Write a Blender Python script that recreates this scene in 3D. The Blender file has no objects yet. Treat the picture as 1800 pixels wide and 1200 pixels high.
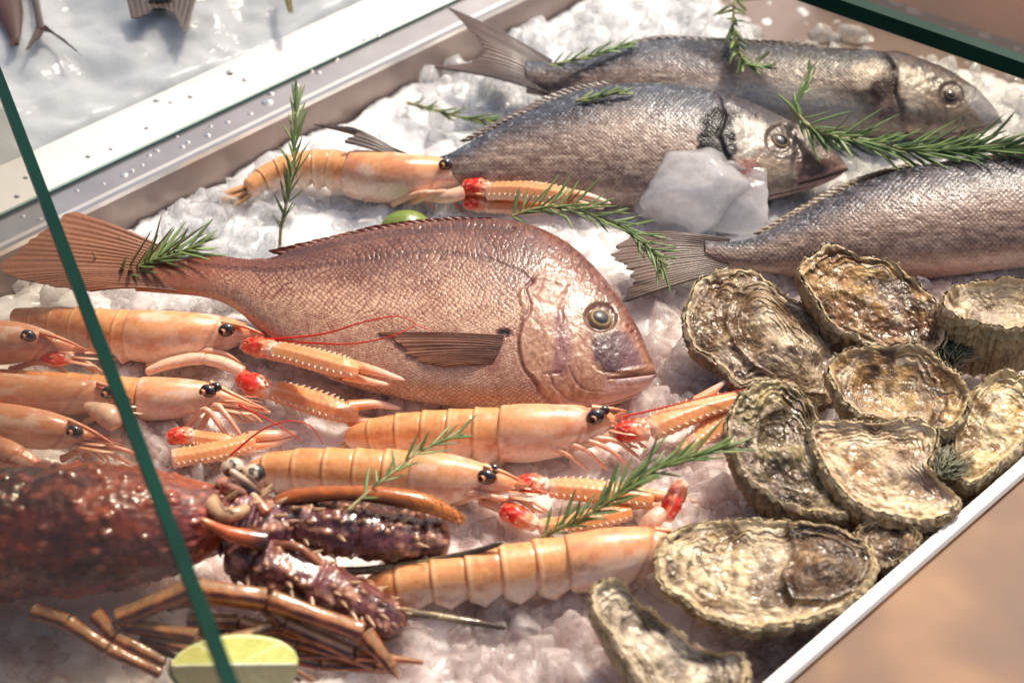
import bpy, math, random
import numpy as np
from mathutils import Vector

random.seed(7)
RNG = np.random.default_rng(11)
SC = bpy.context.scene
COLL = SC.collection

# ------------------------------------------------------------------ camera
PITCH, DIST, LENS = math.radians(42), 1.15, 58.0
CAM = np.array([0.0, -DIST*math.cos(PITCH), DIST*math.sin(PITCH)])
FWD = np.array([0.0, math.cos(PITCH), -math.sin(PITCH)])
RGT = np.array([1.0, 0, 0])
UPV = np.cross(RGT, FWD)
FPX = LENS/36*1800
cam_d = bpy.data.cameras.new('camera')
cam_o = bpy.data.objects.new('camera', cam_d)
COLL.objects.link(cam_o)
cam_o.location = CAM
cam_o.rotation_euler = (math.pi/2-PITCH, 0, 0)
cam_d.lens = LENS; cam_d.sensor_width = 36
cam_d.clip_start = 0.02; cam_d.clip_end = 100
cam_d.dof.use_dof = True
cam_d.dof.focus_distance = 1.11
cam_d.dof.aperture_fstop = 5.6
SC.camera = cam_o

# ------------------------------------------------------------------ light
SUN_AZ, SUN_EL = math.radians(60), math.radians(54)      # azimuth from +X
SDIR = Vector((math.cos(SUN_AZ)*math.cos(SUN_EL), math.sin(SUN_AZ)*math.cos(SUN_EL), math.sin(SUN_EL)))
w = bpy.data.worlds.new('World'); SC.world = w; w.use_nodes = True
nt = w.node_tree; nt.nodes.clear()
sky = nt.nodes.new('ShaderNodeTexSky'); sky.sky_type = 'NISHITA'; sky.sun_disc = False
sky.sun_elevation = SUN_EL; sky.sun_rotation = math.pi/2-SUN_AZ
sky.air_density = 1.0; sky.dust_density = 6.0; sky.ozone_density = 1.0
bg = nt.nodes.new('ShaderNodeBackground'); bg.inputs[1].default_value = 0.13
wo = nt.nodes.new('ShaderNodeOutputWorld')
tint = nt.nodes.new('ShaderNodeMix'); tint.data_type = 'RGBA'; tint.blend_type = 'MULTIPLY'; tint.inputs[0].default_value = 1
tint.inputs[7].default_value = (1.0, 0.96, 0.93, 1)                    # warm white balance
nt.links.new(sky.outputs[0], tint.inputs[6]); nt.links.new(tint.outputs[2], bg.inputs[0]); nt.links.new(bg.outputs[0], wo.inputs[0])
sl = bpy.data.lights.new('sun', 'SUN'); sl.energy = 3.1; sl.angle = math.radians(5); sl.color = (1, 0.92, 0.80)
so = bpy.data.objects.new('sun', sl); COLL.objects.link(so)
so.rotation_euler = SDIR.to_track_quat('Z', 'Y').to_euler()
SC.view_settings.view_transform = 'Standard'; SC.view_settings.look = 'None'
SC.view_settings.gamma = 1; SC.view_settings.use_curve_mapping = False
SC.view_settings.exposure = 0.22
SC.cycles.use_denoising = True
SC.cycles.max_bounces = 16; SC.cycles.transmission_bounces = 14; SC.cycles.transparent_max_bounces = 24
SC.cycles.caustics_reflective = False; SC.cycles.caustics_refractive = False
SC.cycles.sample_clamp_indirect = 6.0

# ------------------------------------------------------------------ geometry helpers
def A(x): return np.asarray(x, dtype=float)
def ray(px, py):
    px, py = A(px), A(py)
    return FWD*FPX + RGT*(px[..., None]-900) + UPV*(600-py[..., None])
def at(px, py, z=0.0, kx=0.0, ky=0.0, o=(0, 0)):
    """point of the plane z = z + kx*(x-ox) + ky*(y-oy) seen in direction px,py"""
    d = ray(px, py); z = A(z)
    t = (z + kx*(CAM[0]-o[0]) + ky*(CAM[1]-o[1]) - CAM[2])/(d[..., 2]-kx*d[..., 0]-ky*d[..., 1])
    return CAM + d*t[..., None]
def ppm(P):                                   # picture pixels per metre at a point
    return FPX/((A(P)-CAM)@FWD)
def norm(v): return v/np.maximum(np.linalg.norm(v, axis=-1, keepdims=True), 1e-12)
def ss(a, b, x):
    t = np.clip((x-a)/(b-a), 0, 1); return t*t*(3-2*t)
def mix(a, b, t):
    t = A(t)
    if A(a).ndim >= 1 and (A(a).shape[-1:] == (3,)): t = t[..., None]
    return A(a)*(1-t)+A(b)*t
def c(r, g, b, k=1.0):
    s = A([r, g, b])/255
    return np.where(s <= 0.04045, s/12.92, ((s+0.055)/1.055)**2.4)*k

def _hash(i, j, k, seed):
    h = (i.astype(np.int64)*374761393 + j.astype(np.int64)*668265263 + k.astype(np.int64)*2147483647 + seed*974711) & 0xffffffff
    h = ((h ^ (h >> 13))*1274126177) & 0xffffffff
    h = ((h ^ (h >> 16))*2246822519) & 0xffffffff
    return ((h ^ (h >> 15)) & 0xffffff)/float(0xffffff)
def vn(x, y, z=0.0, seed=0):
    x, y, z = np.broadcast_arrays(A(x), A(y), A(z))
    i, j, k = np.floor(x), np.floor(y), np.floor(z)
    fx, fy, fz = x-i, y-j, z-k
    fx, fy, fz = [f*f*f*(f*(f*6-15)+10) for f in (fx, fy, fz)]
    i, j, k = i.astype(int), j.astype(int), k.astype(int)
    r = 0
    for a in (0, 1):
        for b in (0, 1):
            for d in (0, 1):
                wgt = (fx if a else 1-fx)*(fy if b else 1-fy)*(fz if d else 1-fz)
                r = r+wgt*_hash(i+a, j+b, k+d, seed)
    return r
def fbm(x, y, z=0.0, oct=4, seed=0, gain=0.5):
    r = 0; a = 1; s = 0
    x, y, z = A(x), A(y), A(z)
    for o in range(oct):
        r = r+a*vn(x*2**o+o*17.3, y*2**o+o*5.1, z*2**o, seed+o); s += a; a *= gain
    return r/s                                # 0..1
def cells(x, y, z=0.0, seed=0):
    """distance to the nearest random point and that cell's random value"""
    x, y, z = np.broadcast_arrays(A(x), A(y), A(z))
    i, j, k = [np.floor(q).astype(int) for q in (x, y, z)]
    best = np.full(x.shape, 9.0); val = np.zeros(x.shape)
    flat = np.all(z == z.flat[0])
    for a in (-1, 0, 1):
        for b in (-1, 0, 1):
            for d in ((0,) if flat else (-1, 0, 1)):
                I, J, K = i+a, j+b, k+d
                dx = I+_hash(I, J, K, seed)-x; dy = J+_hash(I, J, K, seed+1)-y
                dz = 0 if flat else K+_hash(I, J, K, seed+2)-z
                q = np.sqrt(dx*dx+dy*dy+dz*dz)
                m = q < best
                best = np.where(m, q, best); val = np.where(m, _hash(I, J, K, seed+3), val)
    return best, val

def crom(pts, n, closed=False):
    p = A(pts)
    if p.ndim == 1: p = p[:, None]
    m = len(p)
    if closed:
        q = np.concatenate([p[-1:], p, p[:2]]); segs = m
    else:
        q = np.concatenate([2*p[:1]-p[1:2], p, 2*p[-1:]-p[-2:-1]]); segs = m-1
    t = np.linspace(0, segs, n, endpoint=not closed)
    i = np.minimum(t.astype(int), segs-1); f = (t-i)[:, None]
    a, b, cc, d = q[i], q[i+1], q[i+2], q[i+3]
    return 0.5*((2*b)+(-a+cc)*f+(2*a-5*b+4*cc-d)*f*f+(-a+3*b-3*cc+d)*f**3)
def crom_even(pts, n):
    p = crom(pts, max(n*4, 64))
    L = np.concatenate([[0], np.cumsum(np.linalg.norm(np.diff(p[:, :3], axis=0), axis=1))])
    t = np.linspace(0, L[-1], n)
    return np.stack([np.interp(t, L, p[:, k]) for k in range(p.shape[1])], 1)
def smooth_y(x, pts, sig):
    p = A(sorted(pts)); xs = np.linspace(p[0, 0], p[-1, 0], 800)
    ys = np.interp(xs, p[:, 0], p[:, 1])
    dx = xs[1]-xs[0]; k = int(max(1, 3*sig/dx)); g = np.exp(-0.5*(np.arange(-k, k+1)*dx/sig)**2); g /= g.sum()
    pad = np.concatenate([2*ys[0]-ys[k:0:-1], ys, 2*ys[-1]-ys[-2:-k-2:-1]])
    return np.interp(x, xs, np.convolve(pad, g, 'valid'))
def seg_dist(X, Y, pts):
    best = np.full(np.shape(X), 1e9)
    for (x0, y0), (x1, y1) in zip(pts[:-1], pts[1:]):
        dx, dy = x1-x0, y1-y0
        t = np.clip(((X-x0)*dx+(Y-y0)*dy)/(dx*dx+dy*dy), 0, 1)
        best = np.minimum(best, np.hypot(X-x0-t*dx, Y-y0-t*dy))
    return best
def inside(X, Y, poly):
    r = np.zeros(np.shape(X), bool); n = len(poly)
    for i in range(n):
        x0, y0 = poly[i]; x1, y1 = poly[(i+1) % n]
        if y0 == y1: continue
        m = ((y0 > Y) != (y1 > Y)) & (X < (x1-x0)*(Y-y0)/(y1-y0)+x0)
        r ^= m
    return r
def sdf(X, Y, poly):                          # >0 inside
    d = seg_dist(X, Y, list(poly)+[poly[0]])
    return np.where(inside(X, Y, poly), d, -d)
def scales(sx, ty):
    """shingled fish scales, free edge towards -x: distance inside the scale, id"""
    best = np.full(sx.shape, -1e9); D = np.ones(sx.shape); idv = np.zeros(sx.shape)
    j0 = np.floor(ty*2).astype(int)
    for dj in (-1, 0, 1, 2):
        j = j0+dj; off = 0.5*(j % 2)
        i0 = np.floor(sx-off).astype(int)
        for di in (-1, 0, 1):
            cx = i0+di+off
            d = np.hypot((sx-cx)/0.72, (ty-j/2)/0.56)
            m = (d < 1) & (cx > best)
            best = np.where(m, cx, best); D = np.where(m, d, D); idv = np.where(m, _hash(i0+di, j, j*0, 5), idv)
    return D, idv, sx-best

# ------------------------------------------------------------------ mesh builder
class MB:
    def __init__(self): self.v = []; self.f = []; self.c = []; self.n = 0
    def grid(self, P, C, wrap=False, flip=False):
        nu, nv = P.shape[:2]
        C = A(C)
        if C.shape[-1] == 3: C = np.concatenate([C, np.ones(C.shape[:-1]+(1,))], -1)
        C = np.broadcast_to(C, (nu, nv, 4))
        I = np.arange(nu*nv).reshape(nu, nv)+self.n
        if wrap: I = np.concatenate([I, I[:, :1]], 1)
        q = np.stack([I[:-1, :-1], I[1:, :-1], I[1:, 1:], I[:-1, 1:]], -1).reshape(-1, 4)
        if flip: q = q[:, ::-1]
        self.v.append(P.reshape(-1, 3)); self.c.append(C.reshape(-1, 4)); self.f.append(q); self.n += nu*nv
        return self
    def tri(self, V, F, C):
        C = A(C)
        if C.shape[-1] == 3: C = np.concatenate([C, np.ones(C.shape[:-1]+(1,))], -1)
        C = np.broadcast_to(C, (len(V), 4))
        F = A(F).astype(int)
        self.v.append(A(V)); self.c.append(C); self.f.append(F+self.n); self.n += len(V)
        return self
    def build(self, name, mat, parent=None, loc=None, smooth=True):
        V = np.concatenate(self.v); C = np.concatenate(self.c)
        if parent is not None: off = A(parent['_w'])
        else:
            if loc is None: loc = (*((V[:, :2].min(0)+V[:, :2].max(0))/2), V[:, 2].min())
            off = A(loc)
        V = V-off
        me = bpy.data.meshes.new(name)
        nf = sum(len(f) for f in self.f)
        loops = np.concatenate([f.reshape(-1) for f in self.f]).astype(np.int32)
        tot = np.concatenate([np.full(len(f), f.shape[1]) for f in self.f]).astype(np.int32)
        st = np.concatenate([[0], np.cumsum(tot)[:-1]]).astype(np.int32)
        me.vertices.add(len(V)); me.loops.add(len(loops)); me.polygons.add(nf)
        me.vertices.foreach_set('co', V.astype(np.float32).ravel())
        me.loops.foreach_set('vertex_index', loops)
        me.polygons.foreach_set('loop_start', st); me.polygons.foreach_set('loop_total', tot)
        me.polygons.foreach_set('use_smooth', np.full(nf, smooth))
        a = me.color_attributes.new('Col', 'FLOAT_COLOR', 'POINT')
        a.data.foreach_set('color', C.astype(np.float32).ravel())
        me.update(calc_edges=True); me.validate()
        me.materials.append(mat)
        o = bpy.data.objects.new(name, me); COLL.objects.link(o)
        if parent is not None: o.parent = parent
        else: o.location = off
        o['_w'] = [float(q) for q in off]
        return o

def tag(o, label=None, cat=None, group=None, kind=None):
    if label: o['label'] = label
    if cat: o['category'] = cat
    if group: o['group'] = group
    if kind: o['kind'] = kind
    return o
def thing(name, label, cat, loc, group=None):
    o = bpy.data.objects.new(name, None); COLL.objects.link(o)
    o.location = [float(q) for q in loc]; o['_w'] = [float(q) for q in loc]
    o.empty_display_size = 0.02
    return tag(o, label, cat, group)

def frames(P, up):
    T = norm(np.gradient(P, axis=0))
    up = np.broadcast_to(A(up), P.shape)
    S = norm(np.cross(T, up)); U = np.cross(S, T)
    return T, S, U
def tube(P, rx, ry=None, nv=16, up=(0, 0, 1), disp=None, a0=0, a1=2*math.pi):
    """grid of points round path P; angle 0 = side, pi/2 = up"""
    P = A(P); n = len(P)
    rx = np.broadcast_to(A(rx), (n,)); ry = rx if ry is None else np.broadcast_to(A(ry), (n,))
    T, S, U = frames(P, up)
    a = np.linspace(a0, a1, nv, endpoint=(a1-a0 < 6.28))
    u = np.linspace(0, 1, n)
    G, UA = np.meshgrid(a, u)
    m = 1.0 if disp is None else disp(UA, G)
    Q = P[:, None]+S[:, None]*(np.cos(G)*rx[:, None]*m)[..., None]+U[:, None]*(np.sin(G)*ry[:, None]*m)[..., None]
    return Q, UA, G
def capped(r, n, e=0.06):                      # round both ends of a radius profile
    u = np.linspace(0, 1, n)
    return r*np.sqrt(np.clip(1-np.clip(1-u/e, 0, 1)**2, 0.0004, 1))*np.sqrt(np.clip(1-np.clip(1-(1-u)/e, 0, 1)**2, 0.0004, 1))
def pxpath(pts, n, z=None):
    """pts rows (px, py, z[, r_px]) -> world path, radius in metres"""
    p = crom_even(pts, n)
    P = at(p[:, 0], p[:, 1], p[:, 2])
    r = p[:, 3]/ppm(P) if p.shape[1] > 3 else None
    return P, r
def ellipsoid(ctr, ax, nu=24, nv=32):
    """ax rows = three semi-axis vectors; pole along third"""
    ph = np.linspace(0, math.pi, nu); th = np.linspace(0, 2*math.pi, nv, endpoint=False)
    TH, PH = np.meshgrid(th, ph)
    d = np.stack([np.sin(PH)*np.cos(TH), np.sin(PH)*np.sin(TH), np.cos(PH)], -1)
    return A(ctr)+d@A(ax), d, PH, TH

# ------------------------------------------------------------------ materials
def nodes(name):
    m = bpy.data.materials.new(name); m.use_nodes = True
    t = m.node_tree; b = t.nodes['Principled BSDF']
    return m, t, b
def vc_mat(name, rough=0.35, sss=0.0, radius=(1, 0.4, 0.25), sscale=0.004, coat=0.0, spec=0.5, metal=0.0,
           bump=0.3, bscale=900, var=0.12, vscale=350, trans=0.0, wetvar=0.0):
    m, t, b = nodes(name); L = t.links
    at_ = t.nodes.new('ShaderNodeAttribute'); at_.attribute_name = 'Col'
    geo = t.nodes.new('ShaderNodeTexCoord')
    n1 = t.nodes.new('ShaderNodeTexNoise'); n1.inputs['Scale'].default_value = vscale; n1.inputs['Detail'].default_value = 5
    L.new(geo.outputs['Object'], n1.inputs['Vector'])
    mr = t.nodes.new('ShaderNodeMapRange'); mr.inputs[1].default_value = 0.3; mr.inputs[2].default_value = 0.7
    mr.inputs[3].default_value = 1-var; mr.inputs[4].default_value = 1+var
    L.new(n1.outputs[0], mr.inputs[0])
    mx = t.nodes.new('ShaderNodeMix'); mx.data_type = 'RGBA'; mx.blend_type = 'MULTIPLY'; mx.inputs[0].default_value = 1
    L.new(at_.outputs['Color'], mx.inputs[6]); L.new(mr.outputs[0], mx.inputs[7])
    L.new(mx.outputs[2], b.inputs['Base Color'])
    rm = t.nodes.new('ShaderNodeMath'); rm.operation = 'MULTIPLY'; rm.inputs[1].default_value = rough; rm.use_clamp = True
    L.new(at_.outputs['Alpha'], rm.inputs[0])
    if wetvar:
        n3 = t.nodes.new('ShaderNodeTexNoise'); n3.inputs['Scale'].default_value = 60; n3.inputs['Detail'].default_value = 3
        L.new(geo.outputs['Object'], n3.inputs['Vector'])
        m3 = t.nodes.new('ShaderNodeMapRange'); m3.inputs[1].default_value = 0.35; m3.inputs[2].default_value = 0.65
        m3.inputs[3].default_value = 1-wetvar; m3.inputs[4].default_value = 1+wetvar
        L.new(n3.outputs[0], m3.inputs[0])
        r2 = t.nodes.new('ShaderNodeMath'); r2.operation = 'MULTIPLY'; L.new(rm.outputs[0], r2.inputs[0]); L.new(m3.outputs[0], r2.inputs[1])
        rm = r2
    L.new(rm.outputs[0], b.inputs['Roughness'])
    b.inputs['Subsurface Weight'].default_value = sss
    b.inputs['Subsurface Radius'].default_value = radius
    b.inputs['Subsurface Scale'].default_value = sscale
    b.inputs['Coat Weight'].default_value = coat; b.inputs['Coat Roughness'].default_value = 0.12
    b.inputs['Specular IOR Level'].default_value = spec; b.inputs['Metallic'].default_value = metal
    b.inputs['Transmission Weight'].default_value = trans
    if bump:
        n2 = t.nodes.new('ShaderNodeTexNoise'); n2.inputs['Scale'].default_value = bscale; n2.inputs['Detail'].default_value = 3
        L.new(geo.outputs['Object'], n2.inputs['Vector'])
        bp = t.nodes.new('ShaderNodeBump'); bp.inputs['Strength'].default_value = bump; bp.inputs['Distance'].default_value = 0.0006
        L.new(n2.outputs[0], bp.inputs['Height']); L.new(bp.outputs[0], b.inputs['Normal'])
        if coat: L.new(bp.outputs[0], b.inputs['Coat Normal'])
    return m
M = {}
M['skin'] = vc_mat('fish_skin', rough=0.38, sss=0.12, sscale=0.003, coat=0.35, bump=0.35, bscale=1100, var=0.10, metal=0.0, wetvar=0.35)
M['silver'] = vc_mat('silver_fish_skin', rough=0.44, sss=0.10, sscale=0.003, coat=0.22, bump=0.5, bscale=700, var=0.18, metal=0.05, wetvar=0.35)
M['fin'] = vc_mat('fin_membrane', rough=0.4, sss=0.2, sscale=0.002, coat=0.2, bump=0.2, var=0.15)
M['eye'] = vc_mat('wet_eye', rough=0.06, coat=1.0, spec=0.6, bump=0, var=0.03)
M['shell'] = vc_mat('langoustine_shell', rough=0.36, sss=0.35, radius=(1, 0.45, 0.25), sscale=0.006, coat=0.3, bump=0.25, bscale=700, var=0.10, wetvar=0.4)
M['lobster'] = vc_mat('lobster_shell', rough=0.28, sss=0.05, coat=0.55, bump=0.3, bscale=500, var=0.3, vscale=220, wetvar=0.4)
M['oyster'] = vc_mat('oyster_shell', rough=0.46, sss=0.04, sscale=0.002, coat=0.22, bump=0.3, bscale=500, var=0.10, vscale=160, wetvar=0.5)
M['leaf'] = vc_mat('rosemary_leaf', rough=0.42, sss=0.1, sscale=0.001, bump=0.2, var=0.15)
M['lime'] = vc_mat('lime_flesh', rough=0.3, sss=0.6, sscale=0.004, coat=0.4, bump=0.4, bscale=600, var=0.08)
M['thread'] = vc_mat('antenna_thread', rough=0.35, bump=0, var=0.08)
M['paint'] = vc_mat('plain_surface', rough=0.5, bump=0.05, var=0.04)

def ice_mat(name, clear, sss, rough, bump, bscale, dist=0.002):
    """wet ice: cloudy white body, clear where one looks straight into it"""
    m, t, b = nodes(name); L = t.links
    a = t.nodes.new('ShaderNodeAttribute'); a.attribute_name = 'Col'
    tc = t.nodes.new('ShaderNodeTexCoord')
    n = t.nodes.new('ShaderNodeTexNoise'); n.inputs['Scale'].default_value = 75; n.inputs['Detail'].default_value = 4
    L.new(tc.outputs['Object'], n.inputs['Vector'])
    L.new(a.outputs['Color'], b.inputs['Base Color'])
    b.inputs['Roughness'].default_value = rough; b.inputs['IOR'].default_value = 1.31
    b.inputs['Subsurface Weight'].default_value = sss; b.inputs['Subsurface Radius'].default_value = (1, 1, 1)
    b.inputs['Subsurface Scale'].default_value = 0.014
    n2 = t.nodes.new('ShaderNodeTexNoise'); n2.inputs['Scale'].default_value = bscale; n2.inputs['Detail'].default_value = 4
    L.new(tc.outputs['Object'], n2.inputs['Vector'])
    bp = t.nodes.new('ShaderNodeBump'); bp.inputs['Strength'].default_value = bump; bp.inputs['Distance'].default_value = dist
    L.new(n2.outputs[0], bp.inputs['Height']); L.new(bp.outputs[0], b.inputs['Normal'])
    if clear:
        lw = t.nodes.new('ShaderNodeLayerWeight'); lw.inputs['Blend'].default_value = 0.5
        mr = t.nodes.new('ShaderNodeMapRange'); mr.inputs[1].default_value = 0.15; mr.inputs[2].default_value = 0.85
        mr.inputs[3].default_value = clear; mr.inputs[4].default_value = 0.05
        L.new(lw.outputs['Facing'], mr.inputs[0])
        m2 = t.nodes.new('ShaderNodeMapRange'); m2.inputs[1].default_value = 0.35; m2.inputs[2].default_value = 0.65
        m2.inputs[3].default_value = 0.3; m2.inputs[4].default_value = 1.0
        L.new(n.outputs[0], m2.inputs[0])
        mu = t.nodes.new('ShaderNodeMath'); mu.operation = 'MULTIPLY'; L.new(mr.outputs[0], mu.inputs[0]); L.new(m2.outputs[0], mu.inputs[1])
        tr = t.nodes.new('ShaderNodeBsdfTransparent'); mx = t.nodes.new('ShaderNodeMixShader')
        L.new(mu.outputs[0], mx.inputs[0]); L.new(b.outputs[0], mx.inputs[1]); L.new(tr.outputs[0], mx.inputs[2])
        L.new(mx.outputs[0], t.nodes['Material Output'].inputs[0])
    return m
M['ice'] = ice_mat('crushed_ice', 0, 1.0, 0.14, 0.35, 160)
def clear_ice(name, clear, rough, bump, bscale, glow=0.38):
    """half see-through wet ice: cloudy scattering body mixed with clear parts, glossy skin"""
    m, t, b = nodes(name); L = t.links
    a = t.nodes.new('ShaderNodeAttribute'); a.attribute_name = 'Col'; tc = t.nodes.new('ShaderNodeTexCoord')
    L.new(a.outputs['Color'], b.inputs['Base Color'])
    b.inputs['Roughness'].default_value = rough; b.inputs['IOR'].default_value = 1.33
    b.inputs['Subsurface Weight'].default_value = 1; b.inputs['Subsurface Radius'].default_value = (1, 1, 1); b.inputs['Subsurface Scale'].default_value = 0.02
    n = t.nodes.new('ShaderNodeTexNoise'); n.inputs['Scale'].default_value = 130; n.inputs['Detail'].default_value = 4
    L.new(tc.outputs['Object'], n.inputs['Vector'])
    lw = t.nodes.new('ShaderNodeLayerWeight'); lw.inputs['Blend'].default_value = 0.5
    mr = t.nodes.new('ShaderNodeMapRange'); mr.inputs[1].default_value = 0.1; mr.inputs[2].default_value = 0.95
    mr.inputs[3].default_value = clear; mr.inputs[4].default_value = clear*0.35
    L.new(lw.outputs['Facing'], mr.inputs[0])
    m2 = t.nodes.new('ShaderNodeMapRange'); m2.inputs[1].default_value = 0.38; m2.inputs[2].default_value = 0.62
    m2.inputs[3].default_value = 0.55; m2.inputs[4].default_value = 1.0
    L.new(n.outputs[0], m2.inputs[0])
    mu = t.nodes.new('ShaderNodeMath'); mu.operation = 'MULTIPLY'; L.new(mr.outputs[0], mu.inputs[0]); L.new(m2.outputs[0], mu.inputs[1])
    n2 = t.nodes.new('ShaderNodeTexNoise'); n2.inputs['Scale'].default_value = bscale; n2.inputs['Detail'].default_value = 3
    L.new(tc.outputs['Object'], n2.inputs['Vector'])
    bp = t.nodes.new('ShaderNodeBump'); bp.inputs['Strength'].default_value = bump; bp.inputs['Distance'].default_value = 0.0015
    L.new(n2.outputs[0], bp.inputs['Height']); L.new(bp.outputs[0], b.inputs['Normal'])
    tr = t.nodes.new('ShaderNodeBsdfTransparent'); mx = t.nodes.new('ShaderNodeMixShader')
    tl_ = t.nodes.new('ShaderNodeBsdfTranslucent'); L.new(a.outputs['Color'], tl_.inputs[0]); mb_ = t.nodes.new('ShaderNodeMixShader'); mb_.inputs[0].default_value = glow
    L.new(b.outputs[0], mb_.inputs[1]); L.new(tl_.outputs[0], mb_.inputs[2])
    L.new(mu.outputs[0], mx.inputs[0]); L.new(mb_.outputs[0], mx.inputs[1]); L.new(tr.outputs[0], mx.inputs[2])
    gl = t.nodes.new('ShaderNodeBsdfGlossy'); gl.inputs['Roughness'].default_value = rough; L.new(bp.outputs[0], gl.inputs['Normal'])
    fp = t.nodes.new('ShaderNodeMath'); fp.operation = 'POWER'; fp.inputs[1].default_value = 4; L.new(lw.outputs['Facing'], fp.inputs[0])
    fa = t.nodes.new('ShaderNodeMath'); fa.operation = 'MULTIPLY_ADD'; fa.inputs[1].default_value = 0.5; fa.inputs[2].default_value = 0.02; L.new(fp.outputs[0], fa.inputs[0])
    m3 = t.nodes.new('ShaderNodeMixShader'); L.new(fa.outputs[0], m3.inputs[0]); L.new(mx.outputs[0], m3.inputs[1]); L.new(gl.outputs[0], m3.inputs[2])
    L.new(m3.outputs[0], t.nodes['Material Output'].inputs[0])
    return m
M['icelump'] = clear_ice('ice_lumps', 0.88, 0.05, 0.3, 190)
M['icechunk'] = clear_ice('ice_chunk', 0.34, 0.07, 0.6, 210, 0.5)

def simple(name, col, rough=0.4, metal=0.0, nscale=40, var=0.15, stretch=None, bump=0.0, coat=0.0):
    m, t, b = nodes(name); L = t.links
    tc = t.nodes.new('ShaderNodeTexCoord'); mp = t.nodes.new('ShaderNodeMapping')
    if stretch: mp.inputs['Scale'].default_value = stretch
    L.new(tc.outputs['Object'], mp.inputs[0])
    n = t.nodes.new('ShaderNodeTexNoise'); n.inputs['Scale'].default_value = nscale; n.inputs['Detail'].default_value = 6
    L.new(mp.outputs[0], n.inputs['Vector'])
    r = t.nodes.new('ShaderNodeValToRGB')
    r.color_ramp.elements[0].position = 0.3; r.color_ramp.elements[1].position = 0.7
    r.color_ramp.elements[0].color = (*(A(col)*(1-var)), 1); r.color_ramp.elements[1].color = (*np.minimum(A(col)*(1+var), 1), 1)
    L.new(n.outputs[0], r.inputs[0]); L.new(r.outputs[0], b.inputs['Base Color'])
    b.inputs['Roughness'].default_value = rough; b.inputs['Metallic'].default_value = metal; b.inputs['Coat Weight'].default_value = coat
    if bump:
        bp = t.nodes.new('ShaderNodeBump'); bp.inputs['Strength'].default_value = bump; bp.inputs['Distance'].default_value = 0.001
        L.new(n.outputs[0], bp.inputs['Height']); L.new(bp.outputs[0], b.inputs['Normal'])
    return m
# ------------------------------------------------------------------ the setting
ANG = math.radians(43.2)
E1 = np.array([math.cos(ANG), math.sin(ANG), 0]); O1 = np.array([-math.sin(ANG), math.cos(ANG), 0])
RIMZ = 0.03
SHADE_A = [(-900, 620), (-300, 420), (250, 196), (640, -6), (1100, -240), (600, -400), (-900, -300)]
SHADE_B = [(-1000, 640), (-300, 418), (80, 290), (215, 318), (160, 560), (200, 800), (300, 960), (190, 1060), (-50, 1300), (-1000, 1500)]
LB = at(0, 440, RIMZ); LB[2] = 0                        # a point of the back-left lip
RB = at(1340, 1200, RIMZ); RB[2] = 0                    # a point of the front-right lip
TRAYZ = -0.014
def extrude(base, out, prof, s0, s1, n=60):
    s = np.linspace(s0, s1, n)
    p = A(prof)
    return base+s[:, None, None]*E1+p[None, :, :1]*out+np.stack([p[:, 0]*0, p[:, 0]*0, p[:, 1]], -1)[None]
def strip(name, base, out, prof, mat, s0=-0.3, s1=1.5, **kw):
    mb = MB(); mb.grid(extrude(base, out, prof, s0, s1), A([1, 1, 1, 1.0]))
    o = mb.build(name, mat, smooth=False)
    return tag(o, kind='structure', **kw)
def steel_mat(name, col, rough, var):
    m = simple(name, col, rough=rough, metal=1.0, nscale=30, var=var, stretch=(1, 1, 1))
    return m
steel = simple('tray_steel', c(160, 142, 134), rough=0.3, metal=0.5, nscale=30, var=0.14)
flange = steel_mat('flange_steel', c(190, 186, 184), 0.30, 0.10)
lipm = steel_mat('lip_steel', c(236, 230, 222), 0.35, 0.03)
white = simple('white_enamel', c(238, 236, 230), rough=0.22, nscale=25, var=0.05, coat=0.5)
tan = simple('tan_stone', c(196, 146, 96), rough=0.5, nscale=7, var=0.35)

# tray floor and its back wall
mb = MB(); g0 = np.stack(np.meshgrid(np.linspace(-0.9, 1.3, 40), np.linspace(-0.7, 1.6, 40), indexing='ij'), -1)
P = np.concatenate([g0, np.full(g0.shape[:2]+(1,), TRAYZ)], -1)
# keep only what lies between both rims
tl = ((LB-P)@O1); tr = ((P-RB)@O1)
s = np.linspace(-0.45, 1.5, 50); wd = float((LB-RB)@O1)
P = RB+s[:, None, None]*E1+(np.linspace(0.002, wd-0.012, 20)[None, :, None])*O1
P[..., 2] = TRAYZ
mb.grid(P, A([1, 1, 1, 1.0]))
tag(mb.build('tray_floor', simple('tray_floor_steel', c(112, 98, 92), rough=0.4, metal=0.4, nscale=30, var=0.14), smooth=False), kind='structure')
strip('tray_wall', LB, O1, [(-0.012, TRAYZ), (-0.004, TRAYZ+0.004), (-0.0012, RIMZ-0.004)], steel)
strip('tray_lip', LB, O1, [(-0.0012, RIMZ-0.004), (-0.0012, RIMZ), (0.0005, RIMZ+0.002), (0.0045, RIMZ+0.002), (0.006, RIMZ-0.001)], lipm)
strip('tray_flange', LB, O1, [(0.006, RIMZ-0.001), (0.034, RIMZ-0.001)], flange)
strip('glass_ledge_seam', LB, O1, [(0.034, RIMZ-0.001), (0.0342, RIMZ+0.0015), (0.036, RIMZ+0.002)], simple('seam_glass', c(140, 168, 156), rough=0.25))
strip('white_ledge', LB, O1, [(0.036, RIMZ+0.001), (0.062, RIMZ+0.001), (0.089, RIMZ+0.001), (0.090, RIMZ-0.004)], white)
# front-right rim and the counter front
def strip2(name, prof, mat): return strip(name, RB, -O1, prof, mat, s0=-0.5, s1=1.2)
strip2('tray_wall_front', [(-0.004, TRAYZ), (0, RIMZ-0.001)], steel)
strip2('front_rim', [(0, RIMZ-0.001), (0.0005, RIMZ+0.001), (0.0075, RIMZ+0.001), (0.009, RIMZ-0.002)], white)

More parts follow.
